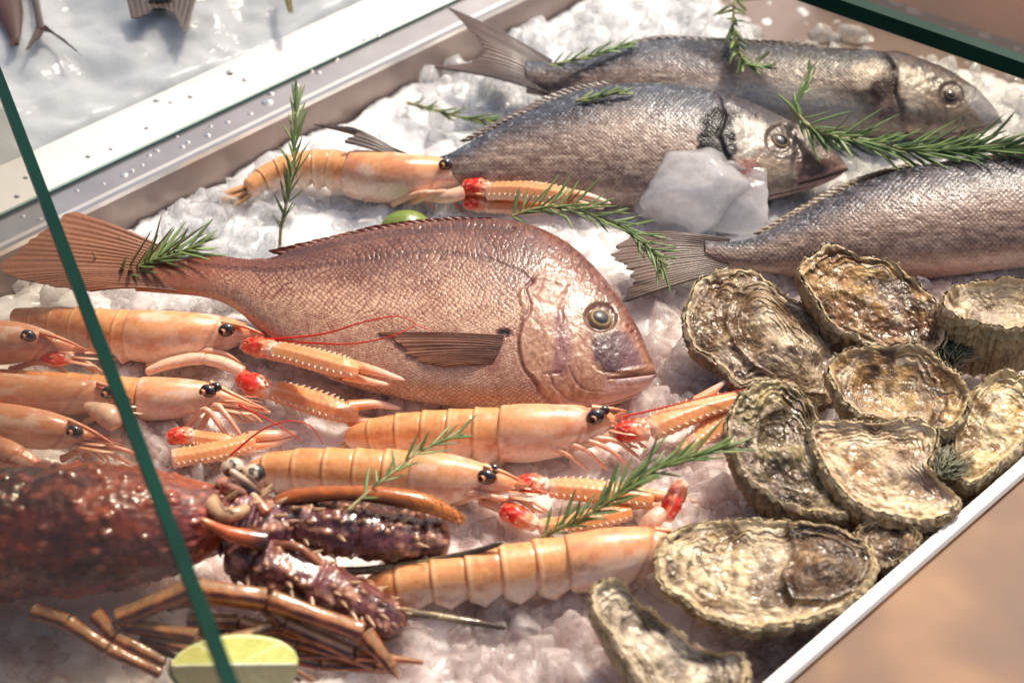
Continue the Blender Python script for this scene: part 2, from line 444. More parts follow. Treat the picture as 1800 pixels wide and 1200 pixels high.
mt, t_, b_ = nodes('counter_front'); Lk = t_.links
tc = t_.nodes.new('ShaderNodeTexCoord')
n1 = t_.nodes.new('ShaderNodeTexNoise'); n1.inputs['Scale'].default_value = 7.5; n1.inputs['Detail'].default_value = 3; n1.inputs['Distortion'].default_value = 0.1
Lk.new(tc.outputs['Object'], n1.inputs['Vector'])
cr = t_.nodes.new('ShaderNodeValToRGB')
els = cr.color_ramp.elements
els[0].position = 0.34; els[0].color = (*c(58, 38, 24), 1)
els[1].position = 0.68; els[1].color = (*c(146, 100, 54), 1)
e_ = els.new(0.45); e_.color = (*c(86, 52, 24), 1)
e_ = els.new(0.57); e_.color = (*c(110, 68, 30), 1)
Lk.new(n1.outputs[0], cr.inputs[0]); Lk.new(cr.outputs[0], b_.inputs['Base Color'])
b_.inputs['Roughness'].default_value = 0.55
strip2('counter_front', [(0.009, RIMZ-0.0025), (0.010, RIMZ-0.004), (0.20, RIMZ-0.012), (0.5, RIMZ-0.03)], mt)

# unseen sun blockers, added to shade the far ice bed and left tray end
def sun_blocker(name, px_poly, z):
    q = A(px_poly); G_ = at(q[:, 0], q[:, 1], 0.03); t = (z-0.03)/SDIR[2]
    Q_ = G_+np.array(SDIR)[None]*t
    V = np.concatenate([Q_, Q_+A([0, 0, 0.012])]); n = len(q); mb = MB()
    F = [[i, (i+1) % n, n+(i+1) % n, n+i] for i in range(n)]
    mb.tri(V, F, A([1, 1, 1, 1.0]))
    tri_ = [[0, i, i+1] for i in range(1, n-1)]
    mb.tri(Q_, tri_, A([1, 1, 1, 1.0])); mb.tri(Q_+A([0, 0, 0.012]), tri_, A([1, 1, 1, 1.0]))
    tag(mb.build(name, blocker_mat, smooth=False), kind='structure')
blocker_mat = bpy.data.materials.new('sun_blocker_mat'); blocker_mat.use_nodes = True
t_ = blocker_mat.node_tree; mxs = t_.nodes.new('ShaderNodeMixShader'); mxs.inputs[0].default_value = 0.68
tr_ = t_.nodes.new('ShaderNodeBsdfTransparent'); t_.nodes['Principled BSDF'].inputs['Base Color'].default_value = (*c(120, 100, 84), 1)
t_.links.new(t_.nodes['Principled BSDF'].outputs[0], mxs.inputs[1]); t_.links.new(tr_.outputs[0], mxs.inputs[2]); t_.links.new(mxs.outputs[0], t_.nodes['Material Output'].inputs[0])
sun_blocker('sun_blocker', SHADE_A, 0.9)
blocker_mat = blocker_mat.copy(); blocker_mat.name = 'thin_sun_blocker_mat'; blocker_mat.node_tree.nodes['Mix Shader'].inputs[0].default_value = 0.84
sun_blocker('sun_blocker', SHADE_B, 0.8)

# ------------------------------------------------------------------ crushed ice
ICE_EDGE = [(-150, 640), (-40, 560), (60, 500), (180, 430), (250, 385), (310, 335), (400, 290), (520, 255), (600, 215), (640, 165), (720, 135), (800, 150), (850, 90),
            (880, 35), (960, 15), (1060, -30), (1180, -80), (1240, -40), (1268, 20), (1330, 50), (1350, 90), (1420, 110), (1480, 120), (1560, 110), (1700, 130), (1800, 150),
            (1900, 200), (2100, 300), (2300, 500), (2000, 640), (1800, 800), (1340, 1200), (1080, 1560), (200, 1600), (-300, 1500), (-400, 1000)]
q = A(ICE_EDGE); EDGEW = at(q[:, 0], q[:, 1], TRAYZ)[:, :2]
EDGEL = [tuple(r) for r in EDGEW]
def ground(X, Y):
    """height of the ice heap"""
    d = sdf(X, Y, EDGEL)+(fbm(X*28, Y*28, 0, 2, 71)-0.5)*0.03
    h = TRAYZ-0.004+0.018*ss(-0.012, 0.03, d)
    h = h+(fbm(X*22, Y*22, 0, 3, 3)-0.5)*0.016*ss(0, 0.03, d)
    return h
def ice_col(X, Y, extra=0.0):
    pink = np.clip(ss(0.16, -0.06, Y-0.15*X)*0.85+(fbm(X*14, Y*14, 0, 3, 9)-0.5)*0.7*ss(0.25, 0.0, Y), 0, 1)  # nearer ice tinted pink: warm bounced light put into its colour
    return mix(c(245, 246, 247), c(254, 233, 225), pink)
X, Y = np.meshgrid(np.arange(-0.56, 0.72, 0.0016), np.arange(-0.48, 0.60, 0.0016), indexing='ij')
Z = ground(X, Y)
d1, v1 = cells(X/0.017, Y/0.017, 0, 21)
d2, v2 = cells(X/0.008, Y/0.008, 0, 25)
lump = np.sqrt(np.clip(1-(d1/0.75)**2, 0, 1))
Z = Z+lump*0.0045*v1+np.sqrt(np.clip(1-(d2/0.8)**2, 0, 1))*0.0012*v2+(fbm(X*300, Y*300, 0, 3, 31)-0.5)*0.0012
inner = ((X-LB[0])*O1[0]+(Y-LB[1])*O1[1] < -0.004) & ((X-RB[0])*O1[0]+(Y-RB[1])*O1[1] > 0.003)
Z = np.minimum(Z, RIMZ-0.012+np.maximum(0,((X-RB[0])*O1[0]+(Y-RB[1])*O1[1]))*0.4)
Z = np.where(inner, Z, TRAYZ-0.006)
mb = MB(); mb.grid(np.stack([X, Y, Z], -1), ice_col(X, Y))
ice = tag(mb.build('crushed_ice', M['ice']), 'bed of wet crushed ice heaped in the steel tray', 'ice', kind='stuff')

def weld(V, F):
    _, first, inv = np.unique(np.round(V*1e4).astype(int), axis=0, return_index=True, return_inverse=True)
    return V[first], inv.reshape(-1)[F]
def facet(S, seed, n=22, soft=26.0, lo=0.78):
    """directions -> a chipped, many faced lump"""
    rg = np.random.default_rng(seed); nn = norm(rg.normal(size=(n, 3))); dd = rg.uniform(lo, 1.1, n)
    q = np.maximum(S@nn.T, 1e-3)/dd
    return 1/(np.log(np.exp(soft*q).sum(1))/soft)
# loose rounded lumps of nugget ice on the heap
def lump_variants(k, n=7):
    out = []
    rng = np.random.default_rng(k)
    f = np.linspace(-1, 1, n)
    V = []; F = []
    for ax in range(3):
        for sg in (-1, 1):
            a, b = np.meshgrid(f, f, indexing='ij')
            p = np.zeros((n, n, 3)); p[..., ax] = sg; p[..., (ax+1) % 3] = a*sg; p[..., (ax+2) % 3] = b
            base = len(V)*n*n
            I = np.arange(n*n).reshape(n, n)+base
            F.append(np.stack([I[:-1, :-1], I[1:, :-1], I[1:, 1:], I[:-1, 1:]], -1).reshape(-1, 4)); V.append(p.reshape(-1, 3))
    V, F = weld(np.concatenate(V), np.concatenate(F))
    for i in range(k):
        r = np.linalg.norm(V, axis=1, keepdims=True)
        ex = rng.uniform(0.7, 1.35)
        S = V/r*(1+ex*(r-1)*0.6)*np.array([1, rng.uniform(0.75, 1), rng.uniform(0.6, 0.95)])
        off = rng.uniform(0, 50)
        nn = norm(S)
        S = S if i % 2 else nn*facet(nn, 100+i, 14, 22.0, 0.72)[:, None]*np.array([1, rng.uniform(0.7, 1), rng.uniform(0.6, 0.9)])
        S = S+nn*((fbm(S[:, 0]*1.1+off, S[:, 1]*1.1, S[:, 2]*1.1, 2, 41)-0.5)*(0.7 if i % 2 else 0.25)+(fbm(S[:, 0]*3+off, S[:, 1]*3, S[:, 2]*3, 2, 43)-0.5)*0.22)[:, None]
        out.append((S, F))
    return out
LV = lump_variants(14)
def rot(rng):
    qn = rng.normal(size=4); qn /= np.linalg.norm(qn); a, b, cc, d = qn
    return np.array([[1-2*(cc*cc+d*d), 2*(b*cc-a*d), 2*(b*d+a*cc)], [2*(b*cc+a*d), 1-2*(b*b+d*d), 2*(cc*d-a*b)], [2*(b*d-a*cc), 2*(cc*d+a*b), 1-2*(b*b+cc*cc)]])
mb = MB(); rng = np.random.default_rng(5)
n = 10000
px = rng.uniform(-80, 1900, n); py = rng.uniform(-40, 1420, n)
W = at(px, py, 0.0)
dE = sdf(W[:, 0], W[:, 1], EDGEL)
clump = fbm(W[:, 0]*16, W[:, 1]*16, 0, 2, 88)
rimL = (W-LB)@O1; rimR = (W-RB)@O1
ZONES = [(190, 260, 480, 460), (600, 130, 900, 230), (1130, 540, 1300, 740), (1190, 790, 1300, 920), (640, 660, 790, 730), (700, 1000, 1120, 1210), (1350, 1060, 1520, 1210),
         (200, 510, 440, 560), (860, 20, 1280, 110), (1400, 30, 1530, 95), (620, 1110, 760, 1200), (1320, 420, 1420, 520)]
taken = []
kept = 0
for i in np.argsort(-W[:, 1]):
    z_ok = any(a <= px[i] <= b2 and b <= py[i] <= d for a, b, b2, d in ZONES)
    lone = 1400 < px[i] < 1530 and 40 < py[i] < 95
    if rimL[i] > -0.016 or rimR[i] < 0.014: continue
    if dE[i] < -0.004 and not lone: continue
    if not z_ok and rng.uniform() > 0.30+0.35*ss(0.40, 0.65, clump[i]): continue
    if rng.uniform() > (float((W[i]-CAM)@FWD)/1.25)**2.6: continue
    if z_ok and rng.uniform() > 0.62: continue
    S, F = LV[rng.integers(len(LV))]
    size = (0.0042+0.0064*rng.uniform()**1.3)*(1.12 if z_ok else 1.05)
    g = float(ground(W[i:i+1, 0], W[i:i+1, 1])[0])
    ctr = np.array([W[i, 0], W[i, 1], g+(rng.uniform(0.000, 0.007) if z_ok else rng.uniform(-0.004, 0.0015))])
    V = S@(rot(rng)*size).T+ctr
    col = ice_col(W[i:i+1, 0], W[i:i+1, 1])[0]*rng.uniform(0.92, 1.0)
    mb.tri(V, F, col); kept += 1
print('ice lumps', kept)
tag(mb.build('loose_ice_lumps', M['icelump']), 'loose rounded lumps of clear ice lying on the crushed ice', 'ice', kind='stuff')

# one big clear chunk against the sea bream's throat
def blob(ctr, r, seed, n=26, amp=0.5):
    f = np.linspace(-1, 1, n); V = []; F = []
    for ax in range(3):
        for sg in (-1, 1):
            a, b = np.meshgrid(f, f, indexing='ij')
            p = np.zeros((n, n, 3)); p[..., ax] = sg; p[..., (ax+1) % 3] = a*sg; p[..., (ax+2) % 3] = b
            I = np.arange(n*n).reshape(n, n)+len(V)*n*n
            F.append(np.stack([I[:-1, :-1], I[1:, :-1], I[1:, 1:], I[:-1, 1:]], -1).reshape(-1, 4)); V.append(p.reshape(-1, 3))
    V, F = weld(np.concatenate(V), np.concatenate(F)); V = norm(V)
    dd, vv = cells(V[:, 0]*1.6+seed, V[:, 1]*1.6, V[:, 2]*1.6, seed)
    k = 1+(fbm(V[:, 0]*1.5+seed, V[:, 1]*1.5, V[:, 2]*1.5, 3, seed)-0.5)*amp-0.30*(dd-0.45)+(fbm(V[:, 0]*7, V[:, 1]*7, V[:, 2]*7, 3, seed+9)-0.5)*0.10
    return A(ctr)+V*k[:, None]*A(r), F
mb = MB()
for (x_, y_, z_), rr, sd in (((1222, 334, .026), (0.044, 0.032, 0.032), 3), ((1178, 352, .016), (0.026, 0.026, 0.022), 8), ((1262, 356, .016), (0.030, 0.024, 0.022), 9), ((1215, 372, .010), (0.034, 0.020, 0.018), 14), ((1270, 300, .034), (0.016, 0.014, 0.014), 17)):
    V, F = blob((0, 0, 0), (1, 1, 1), 12, n=34); D_ = norm(V)
    k_ = facet(D_, sd)*(1+0.10*(fbm(D_[:, 0]*4+sd, D_[:, 1]*4, D_[:, 2]*4, 4, sd)-0.5))
    mb.tri(D_*k_[:, None]*A(rr)+at(x_, y_, z_), F, c(250, 250, 251))
tag(mb.build('ice_chunk', M['icechunk']), 'big lump of frozen ice leaning against the throat of the grey bream', 'ice chunk')

# the neighbouring bed of ice behind the white ledge
s = np.linspace(-0.35, 1.2, 240); o = np.linspace(0.088, 0.75, 130)
P = LB+s[:, None, None]*E1+o[None, :, None]*O1
X, Y = P[..., 0], P[..., 1]
P[..., 2] = 0.028+(fbm(X*14, Y*14, 0, 4, 51)-0.5)*0.03+(fbm(X*45, Y*45, 0, 2, 52)-0.5)*0.006+0.02*ss(0.09, 0.2, o)[None]
P[:, 0, 2] = 0.02
mb = MB(); mb.grid(P, c(206, 210, 210), flip=True)
tag(mb.build('ice_bed_behind', M['ice']), 'smooth grey white bed of ice behind the white ledge', 'ice', kind='stuff')

# ------------------------------------------------------------------ glass
def glass_mat(name, tint):
    m = bpy.data.materials.new(name); m.use_nodes = True; t = m.node_tree; t.nodes.clear()
    out = t.nodes.new('ShaderNodeOutputMaterial'); mx = t.nodes.new('ShaderNodeMixShader')
    tr = t.nodes.new('ShaderNodeBsdfTransparent'); tr.inputs[0].default_value = (*tint, 1)
    gl = t.nodes.new('ShaderNodeBsdfGlossy'); gl.inputs['Roughness'].default_value = 0.03
    lw = t.nodes.new('ShaderNodeLayerWeight'); lw.inputs['Blend'].default_value = 0.5
    pw = t.nodes.new('ShaderNodeMath'); pw.operation = 'POWER'; pw.inputs[1].default_value = 5
    fr = t.nodes.new('ShaderNodeMath'); fr.operation = 'MULTIPLY_ADD'; fr.inputs[1].default_value = 0.96; fr.inputs[2].default_value = 0.015
    t.links.new(lw.outputs['Facing'], pw.inputs[0]); t.links.new(pw.outputs[0], fr.inputs[0])
    t.links.new(fr.outputs[0], mx.inputs[0]); t.links.new(tr.outputs[0], mx.inputs[1]); t.links.new(gl.outputs[0], mx.inputs[2])
    t.links.new(mx.outputs[0], out.inputs[0])
    return m
pane_m = glass_mat('pane_glass', (0.85, 0.83, 0.78))  # brownish tint also stands in for shade over the left end
edge_m = simple('green_glass_edge', c(0, 50, 40), rough=0.45, nscale=20, var=0.2)
edge_m.node_tree.nodes['Principled BSDF'].inputs['Specular IOR Level'].default_value = 0.12
def slab(mb, quad, z0, z1, col=(1, 1, 1, 1)):
    q = A(quad); V = np.concatenate([np.c_[q, np.full(4, z0)], np.c_[q, np.full(4, z1)]])
    mb.tri(V, [[3, 2, 1, 0], [4, 5, 6, 7], [0, 1, 5, 4], [1, 2, 6, 5], [2, 3, 7, 6], [3, 0, 4, 7]], A(col)); return mb
def pane(name, label, pa, pb, z, wid, depth, side, thick=0.010):
    a = at(*pa, z)[:2]; b = at(*pb, z)[:2]; d = (b-a)/np.linalg.norm(b-a); nrm = np.array([-d[1], d[0]])*side
    a = a-d*0.12; b = b+d*0.12
    root = thing(name, label, 'glass pane', (*((a+b)/2), z-thick))
    mb = MB(); slab(mb, [a+nrm*wid, b+nrm*wid, b+nrm*depth, a+nrm*depth], z-thick, z); mb.build('glass_sheet', pane_m, root, smooth=False)
    mb = MB(); slab(mb, [a, b, b+nrm*wid, a+nrm*wid], z-thick-0.0005, z+0.0005); mb.build('polished_edge', edge_m, root, smooth=False)
    return root
pane('glass_shelf', 'clear glass sheet with slanting dark green edge above the lobster and the pile of langoustines', (-12, 85), (432, 1230), 0.17, 0.0068, 0.42, -1, 0.008)
pane('glass_shelf', 'clear glass sheet with dark green edge at the top right corner above the farthest fish', (1480, 2), (1800, 112), 0.12, 0.010, 0.5, 1, 0.012)

# orange box behind the second pane
bx = at(1700, 20, 0.0)
root = thing('cardboard_box', 'blurred orange brown cardboard box behind the top right glass edge', 'box', (bx[0]+0.1, bx[1]+0.1, TRAYZ))
card = simple('cardboard', c(236, 132, 44), rough=0.7, nscale=12, var=0.18)
def rbox(mb, p, lx, ly, z0, z1):
    q = [p, p+E1[:2]*lx, p+E1[:2]*lx+O1[:2]*ly, p+O1[:2]*ly]; return slab(mb, q, z0, z1)
pb = at(1640, 120, 0.0)[:2]
qd = np.array([math.cos(-0.62), math.sin(-0.62)]); qn = np.array([-qd[1], qd[0]])
p0 = at(1440, -40, TRAYZ)[:2]
mb = MB(); slab(mb, [p0, p0+qd*0.6, p0+qd*0.6+qn*0.4, p0+qn*0.4], TRAYZ, 0.055); mb.build('body', card, root, smooth=False)
mb = MB(); slab(mb, [p0+qd*0.1+qn*0.2, p0+qd*0.5+qn*0.2, p0+qd*0.5+qn*0.215, p0+qd*0.1+qn*0.215], 0.0545, 0.0556); mb.build('flap_gap', simple('dark_gap', c(40, 30, 28)), root, smooth=False)

# water drops on the flange and the ledge
wm, t_, b_ = nodes('water'); b_.inputs['Transmission Weight'].default_value = 1; b_.inputs['Roughness'].default_value = 0.0
b_.inputs['IOR'].default_value = 1.33; b_.inputs['Base Color'].default_value = (1, 1, 1, 1)
ph = np.linspace(0, math.pi/2, 8)[::-1]; th = np.linspace(0, 2*math.pi, 16, endpoint=False)
TH, PH = np.meshgrid(th, ph)
dm = np.stack([np.sin(PH)*np.cos(TH), np.sin(PH)*np.sin(TH), np.cos(PH)*0.45], -1)
proto = None; rng = np.random.default_rng(3)
DROPS = [(405, 128, 6.5), (430, 140, 4), (545, 125, 5.5), (560, 128, 4), (470, 180, 7), (476, 165, 5), (365, 238, 4.5), (275, 265, 4), (262, 273, 3.5), (218, 308, 5), (232, 300, 4), (370, 222, 3.5),
         (330, 250, 3.5), (320, 258, 4), (310, 240, 3), (155, 275, 4), (195, 262, 3), (45, 312, 4), (30, 345, 4.5), (70, 385, 3.5), (40, 380, 3.5), (135, 335, 3), (182, 323, 3), (275, 177, 4), (300, 180, 3),
         (335, 170, 4), (258, 225, 3.5), (520, 150, 4), (515, 205, 3), (440, 200, 3.5), (400, 215, 4), (250, 290, 3), (590, 105, 4), (640, 70, 3), (665, 62, 4)]
for px_, py_, r_ in DROPS:
    p = at(px_, py_, RIMZ)
    off = float((p-LB)@O1)
    z = RIMZ+0.0010 if off > 0.036 else RIMZ-0.0010
    p = at(px_, py_, z)
    if proto is None:
        mb = MB(); mb.grid(dm, A([1, 1, 1, 1.0]), wrap=True); proto = mb.build('water_drop', wm, loc=(0, 0, 0)); o_ = proto
    else:
        o_ = proto.copy(); COLL.objects.link(o_)
    tag(o_, 'clear water drop beaded on the steel flange and white ledge of the tray', 'water drop', 'water drops on the tray edge')
    o_.location = p; sc_ = r_/float(ppm(p))*1.25; o_.scale = (sc_*rng.uniform(0.9, 1.4), sc_, sc_); o_.rotation_euler[2] = rng.uniform(0, 3)
# ------------------------------------------------------------------ fish
class FishBody:
    """a fish lying on its side: back and belly line laid on a slightly tilted plane, lens shaped section"""
    def __init__(self, top, bot, sig, z, kx, ky, thick, nu, nv, x0=None, x1=None, flip=False):
        xa = max(min(p[0] for p in top), min(p[0] for p in bot)); xb = min(max(p[0] for p in top), max(p[0] for p in bot))
        a = np.linspace(0, 1, nu); s = 1-(1-a)**1.5
        x = xa+(xb-xa)*s
        yt = smooth_y(x, top, sig); yb = smooth_y(x, bot, sig)
        end = np.sqrt(np.clip((xb-x)/12, 0, 1))
        mid = (yt+yb)/2; h = np.maximum((yb-yt)/2, 0.3)*np.where(x > xb-12, end, 1)+0.05
        self.o = (float(at((xa+xb)/2, mid[nu//2], z)[0]), float(at((xa+xb)/2, mid[nu//2], z)[1]))
        self.z, self.kx, self.ky = z, kx, ky
        self.N = norm(A([-kx, -ky, 1]))
        C0 = self.pt(x, mid)
        pp = ppm(C0)
        vw = norm(CAM-C0); cosE = np.sqrt(np.clip(1-(vw@self.N)**2, 0, 1))
        T = thick*(h/h.max())**0.85
        h2 = np.sqrt(np.maximum(h*h-(T*pp*cosE)**2, (0.55*h)**2))
        ph = np.linspace(-math.pi/2, math.pi/2, nv)
        self.PH, _ = np.meshgrid(ph, x)
        self.v = np.sin(self.PH)
        self.X = np.repeat(x[:, None], nv, 1)
        self.Ymed = mid[:, None]-self.v*h2[:, None]
        self.lift = T[:, None]*np.cos(self.PH)**0.85
        base = self.pt(self.X, self.Ymed)
        self.base = base
        # where a surface point appears in the picture the fish was measured from
        self.h, self.mid, self.T, self.yt, self.yb = h, mid, T, yt, yb
        self.x, self.h2, self.ppc = x, h2, pp*cosE
        top3 = base+self.lift[..., None]*self.N
        d = top3-CAM; k = FPX/(d@FWD)
        self.PX = 900+(d@RGT)*k; self.PY = 600-(d@UPV)*k
    def pt(self, px, py, lift=0.0):
        return at(px, py, self.z, self.kx, self.ky, self.o)+A(lift)[..., None]*self.N
    def on_flank(self, px, py):
        """plane coordinates and lift of the flank point that shows at px,py"""
        I = lambda q: np.interp(px, self.x, q)
        L_ = I(self.T)*0.9
        for _ in range(6):
            yp = py+L_*I(self.ppc); s_ = np.clip((I(self.mid)-yp)/I(self.h2), -0.98, 0.98)
            L_ = 0.5*L_+0.5*I(self.T)*np.cos(np.arcsin(s_))**0.85
        return px, py+L_*I(self.ppc), L_
    def surf(self, px, py, up=0.0):
        """point on the upper flank that appears at px,py"""
        i = np.argmin((self.PX-px)**2+(self.PY-py)**2)
        return self.top.reshape(-1, 3)[i]+self.N*up
    def mesh(self, disp, col, rough):
        self.top = self.base+(self.lift+disp)[..., None]*self.N
        mb = MB(); mb.grid(self.top, np.concatenate([col, rough[..., None]], -1), flip=True)
        low = self.base-0.8*self.lift[..., None]*self.N
        mb.grid(low[::3, ::3], np.concatenate([col, rough[..., None]], -1)[::3, ::3])
        return mb

def fin(mb, body, base, tips, lift0, lift1, col_a, col_b, nray=16, n=60, ragged=6.0, seed=1, thick=0.0009, bend=0.0, streak=0.5, hug=False):
    """fan of rays between a base line and a tip line, both measured on the flank"""
    B = crom_even([(x, y) for x, y in base], nray*6); Tp = crom_even([(x, y) for x, y in tips], nray*6)
    f = np.linspace(0, 1, nray*6)
    rg = (fbm(f*nray*0.9, 0.3, 0, 2, seed)-0.5)*2*ragged
    dirv = norm(Tp-B); Tp = Tp+dirv*rg[:, None]
    u = np.linspace(0, 1, n)
    XY = B[:, None]*(1-u[None, :, None])+Tp[:, None]*u[None, :, None]
    ray_ = np.abs(np.sin(f*nray*math.pi))
    lift = lift0+(lift1-lift0)*u[None]+bend*np.sin(u*math.pi)[None]+0.0009*ray_[:, None]*(1-0.5*u[None])+0.002*(fbm(f[:, None]*4, u[None]*2, 0, 2, seed+5)-0.5)
    if hug:
        qx, qy, ql = body.on_flank(XY[..., 0], XY[..., 1]); P = body.pt(qx, qy, ql+lift)
    else: P = body.pt(XY[..., 0], XY[..., 1], lift)
    st = (fbm(f[:, None]*nray*1.2, u[None]*3, 0, 3, seed+2)-0.5)*streak
    tone = np.clip(0.25+0.75*u[None]*0.6+st+0.25*(ray_[:, None]-0.5), 0, 1)
    C = mix(col_a, col_b, tone)
    mb.grid(P, C); mb.grid(P-body.N*thick, C, flip=True)
    return mb

def disc_eye(body, parent, px, py, r_px, up, iris, pupil=c(10, 12, 16), ring=c(70, 55, 40), tilt=0.0, flat=0.72):
    """flattened eyeball with painted iris and pupil"""
    ctr = body.surf(px, py, up); r = r_px/float(ppm(ctr))
    i = np.argmin((body.PX-px)**2+(body.PY-py)**2); iu, iv = np.unravel_index(i, body.PX.shape); k_ = max(4, int(0.035*body.PX.shape[1])); ku = k_*2
    sm_ = body.base+body.lift[..., None]*body.N
    ta = sm_[min(iu+ku, len(sm_)-1), iv]-sm_[iu-ku, iv]; tb = sm_[iu, min(iv+k_*2, sm_.shape[1]-1)]-sm_[iu, max(iv-k_*2, 0)]
    N = norm(np.cross(ta, tb)); N = N if N[2] > 0 else -N
    ctr = sm_[iu, iv]+N*up; r = r_px/float(ppm(ctr)); a1 = norm(np.cross(A([0, 1, 0]), N)); a2 = np.cross(N, a1)
    P, d, PH, TH = ellipsoid(ctr, [a1*r, a2*r, N*r*flat], 40, 48)
    q = np.sin(PH)*np.where(d[..., 2] > 0, 1, 1.5)
    col = mix(pupil, iris, ss(0.50, 0.55, q)); col = mix(col, c(214, 190, 136), ss(0.55, 0.58, q)*ss(0.66, 0.60, q)*0.6)
    col = mix(col, iris*0.55, ss(0.60, 0.74, q)); col = mix(col, iris*0.7, ss(0.76, 0.82, q)); col = mix(col, ring, ss(0.82, 0.92, q))
    col = col*(0.8+0.4*fbm(TH*3, q*8, 0, 3, 3))[..., None]
    mb = MB(); mb.grid(P, col, wrap=True)
    return mb.build('eye', M['eye'], parent)

# ---- the red bream in front
TOP = [(238, 470), (300, 455), (345, 448), (390, 450), (440, 458), (480, 453), (520, 438), (600, 418), (680, 403), (760, 393), (840, 388), (900, 391), (950, 403), (1000, 430), (1040, 466), (1080, 510), (1110, 556), (1132, 598), (1148, 635), (1156, 660)]
BOT = [(238, 512), (300, 517), (345, 520), (385, 528), (420, 548), (460, 585), (520, 635), (580, 668), (650, 690), (720, 704), (800, 716), (880, 724), (960, 727), (1040, 720), (1090, 709), (1125, 694), (1148, 674), (1156, 660)]
fb = FishBody(TOP, BOT, 12, 0.030, 0.0, 0.22, 0.030, 760, 330)
X, Y, v = fb.PX, fb.PY, fb.v
WX = X+7*(fbm(X/26, Y/26, 0, 3, 61)-0.5)+3*(fbm(X/6, Y/6, 0, 2, 63)-0.5); WY = Y+7*(fbm(X/26, Y/26, 4, 3, 62)-0.5)+3*(fbm(X/6, Y/6, 4, 2, 64)-0.5)
CV = lambda p: [tuple(q) for q in crom(p, len(p)*8)]
strength = 0.55+0.9*np.clip(fbm(X/34, Y/34, 2, 2, 66)-0.15, 0, 1)
head = [(948, 398), (955, 440), (940, 492), (912, 515), (918, 545), (914, 575), (911, 610), (919, 642), (936, 668), (958, 700), (975, 740), (1300, 740), (1300, 380)]
hs = sdf(WX, WY, CV(head[:11])+head[11:])
upm = ss(500, 470, Y); hm = ss(-3, 6, hs)*(1-upm)+ss(-34, 34, hs)*upm
wx_ = (fbm(X/42, Y/42, 0, 3, 81)-0.5)*26; wy_ = (fbm(X/42, Y/42, 6, 3, 82)-0.5)*20
sx = (X-0.12*(Y-560)+wx_)/10.6; ty = (Y-0.02*X+wy_)/10.4*(1+0.25*ss(0.3, 1, np.abs(v)))
D, idv, ex = scales(sx, ty)
body_m = 1-(ss(-8, 4, hs)*(1-upm)+ss(-30, 40, hs)*upm)
taper = ss(300, 430, X)
big = fbm(X/90, Y/60, 0, 3, 1)-0.5
fine = fbm(X/5, Y/5, 0, 3, 2)-0.5
vv = np.clip((Y-fb.yt[:, None])/(fb.yb-fb.yt)[:, None], 0, 1)
dors = ss(0.50, 0.04, vv+big*0.22)
bel = ss(0.55, 0.95, vv+big*0.2)
dark = mix(c(136, 68, 54), c(78, 36, 30), dors); dark = mix(dark, c(184, 132, 104), bel)
light = mix(c(244, 206, 168), c(146, 90, 72), dors); light = mix(light, c(244, 222, 192), bel)
lt = ss(0.98, 0.45, D)*(0.55+0.6*idv*0.8)*(0.75+0.5*ss(-0.1, 0.5, ex))
col = mix(dark, light, np.clip(lt*(0.7+1.0*fbm(X/38, Y/26, 1, 3, 71))+fine*0.55-0.05+big*0.6, 0, 1))
col = mix(col, mix(c(150, 92, 66), c(196, 150, 112), bel), (1-taper)*0.6)
col = mix(col, c(168, 84, 58), ss(520, 330, X)*0.45)
disp = body_m*taper*(0.00055*(1-D*D)*(0.4+ss(0.2, -0.5, -ex))+0.00025*(fine))
# lateral line
LAT = [(330, 462), (400, 470), (483, 476), (600, 463), (733, 443), (790, 444), (833, 450), (883, 465), (940, 494)]
ld = seg_dist(WX, WY*0.5+Y*0.5, CV(LAT))
lm = ss(6, 1.5, ld)*body_m
col = mix(col, c(88, 48, 36), lm*0.6); disp = disp-0.0004*lm
# fold along the back where the dorsal fin lies flat
DOR = [(470, 452), (520, 445), (600, 426), (680, 411), (760, 402), (840, 398), (900, 402)]
dm_ = ss(9, 2, seg_dist(X, Y, DOR)); col = mix(col, c(70, 38, 30), dm_*0.5); disp = disp-0.0012*dm_
# head skin
hb = fbm(X/40, Y/40, 0, 4, 4)-0.5
ck = fbm(X/7, Y/9, 0, 3, 7)-0.5
hcol = mix(c(192, 144, 112), c(104, 54, 46), ss(0.36, 0.04, vv+hb*0.2))
hcol = mix(hcol, c(160, 104, 84), np.clip(0.5+ck*2.4, 0, 1)*0.7)
hcol = mix(hcol, c(216, 178, 140), np.clip(0.1+(fbm(X/4.5, Y/6, 0, 2, 8)-0.52)*4, 0, 1)*0.6*ss(0.2, 0.5, vv))
purp = ss(22, 6, seg_dist(X, Y, [(985, 560), (990, 600), (984, 648)])); hcol = mix(hcol, c(142, 90, 92), purp*0.8)
SN = [(1040, 582), (1085, 584), (1108, 590), (1128, 625), (1142, 652), (1100, 660), (1062, 652), (1042, 630), (1036, 605)]
sn = ss(-8, 8, sdf(X, Y, SN)+hb*14); hcol = mix(hcol, mix(c(78, 46, 56), c(122, 78, 84), ss(1075, 1125, X)), sn*0.92)
JAW = [(967, 655), (985, 690), (1010, 702), (1050, 700), (1065, 672), (1100, 675), (1160, 664), (1160, 690), (1100, 720), (1020, 735), (985, 720)]
jw = ss(-4, 6, sdf(X, Y, JAW)); hcol = mix(hcol, mix(c(232, 190, 172), c(214, 160, 140), np.clip(0.5+hb*2, 0, 1)), jw*0.9)
col = mix(col, hcol, hm)
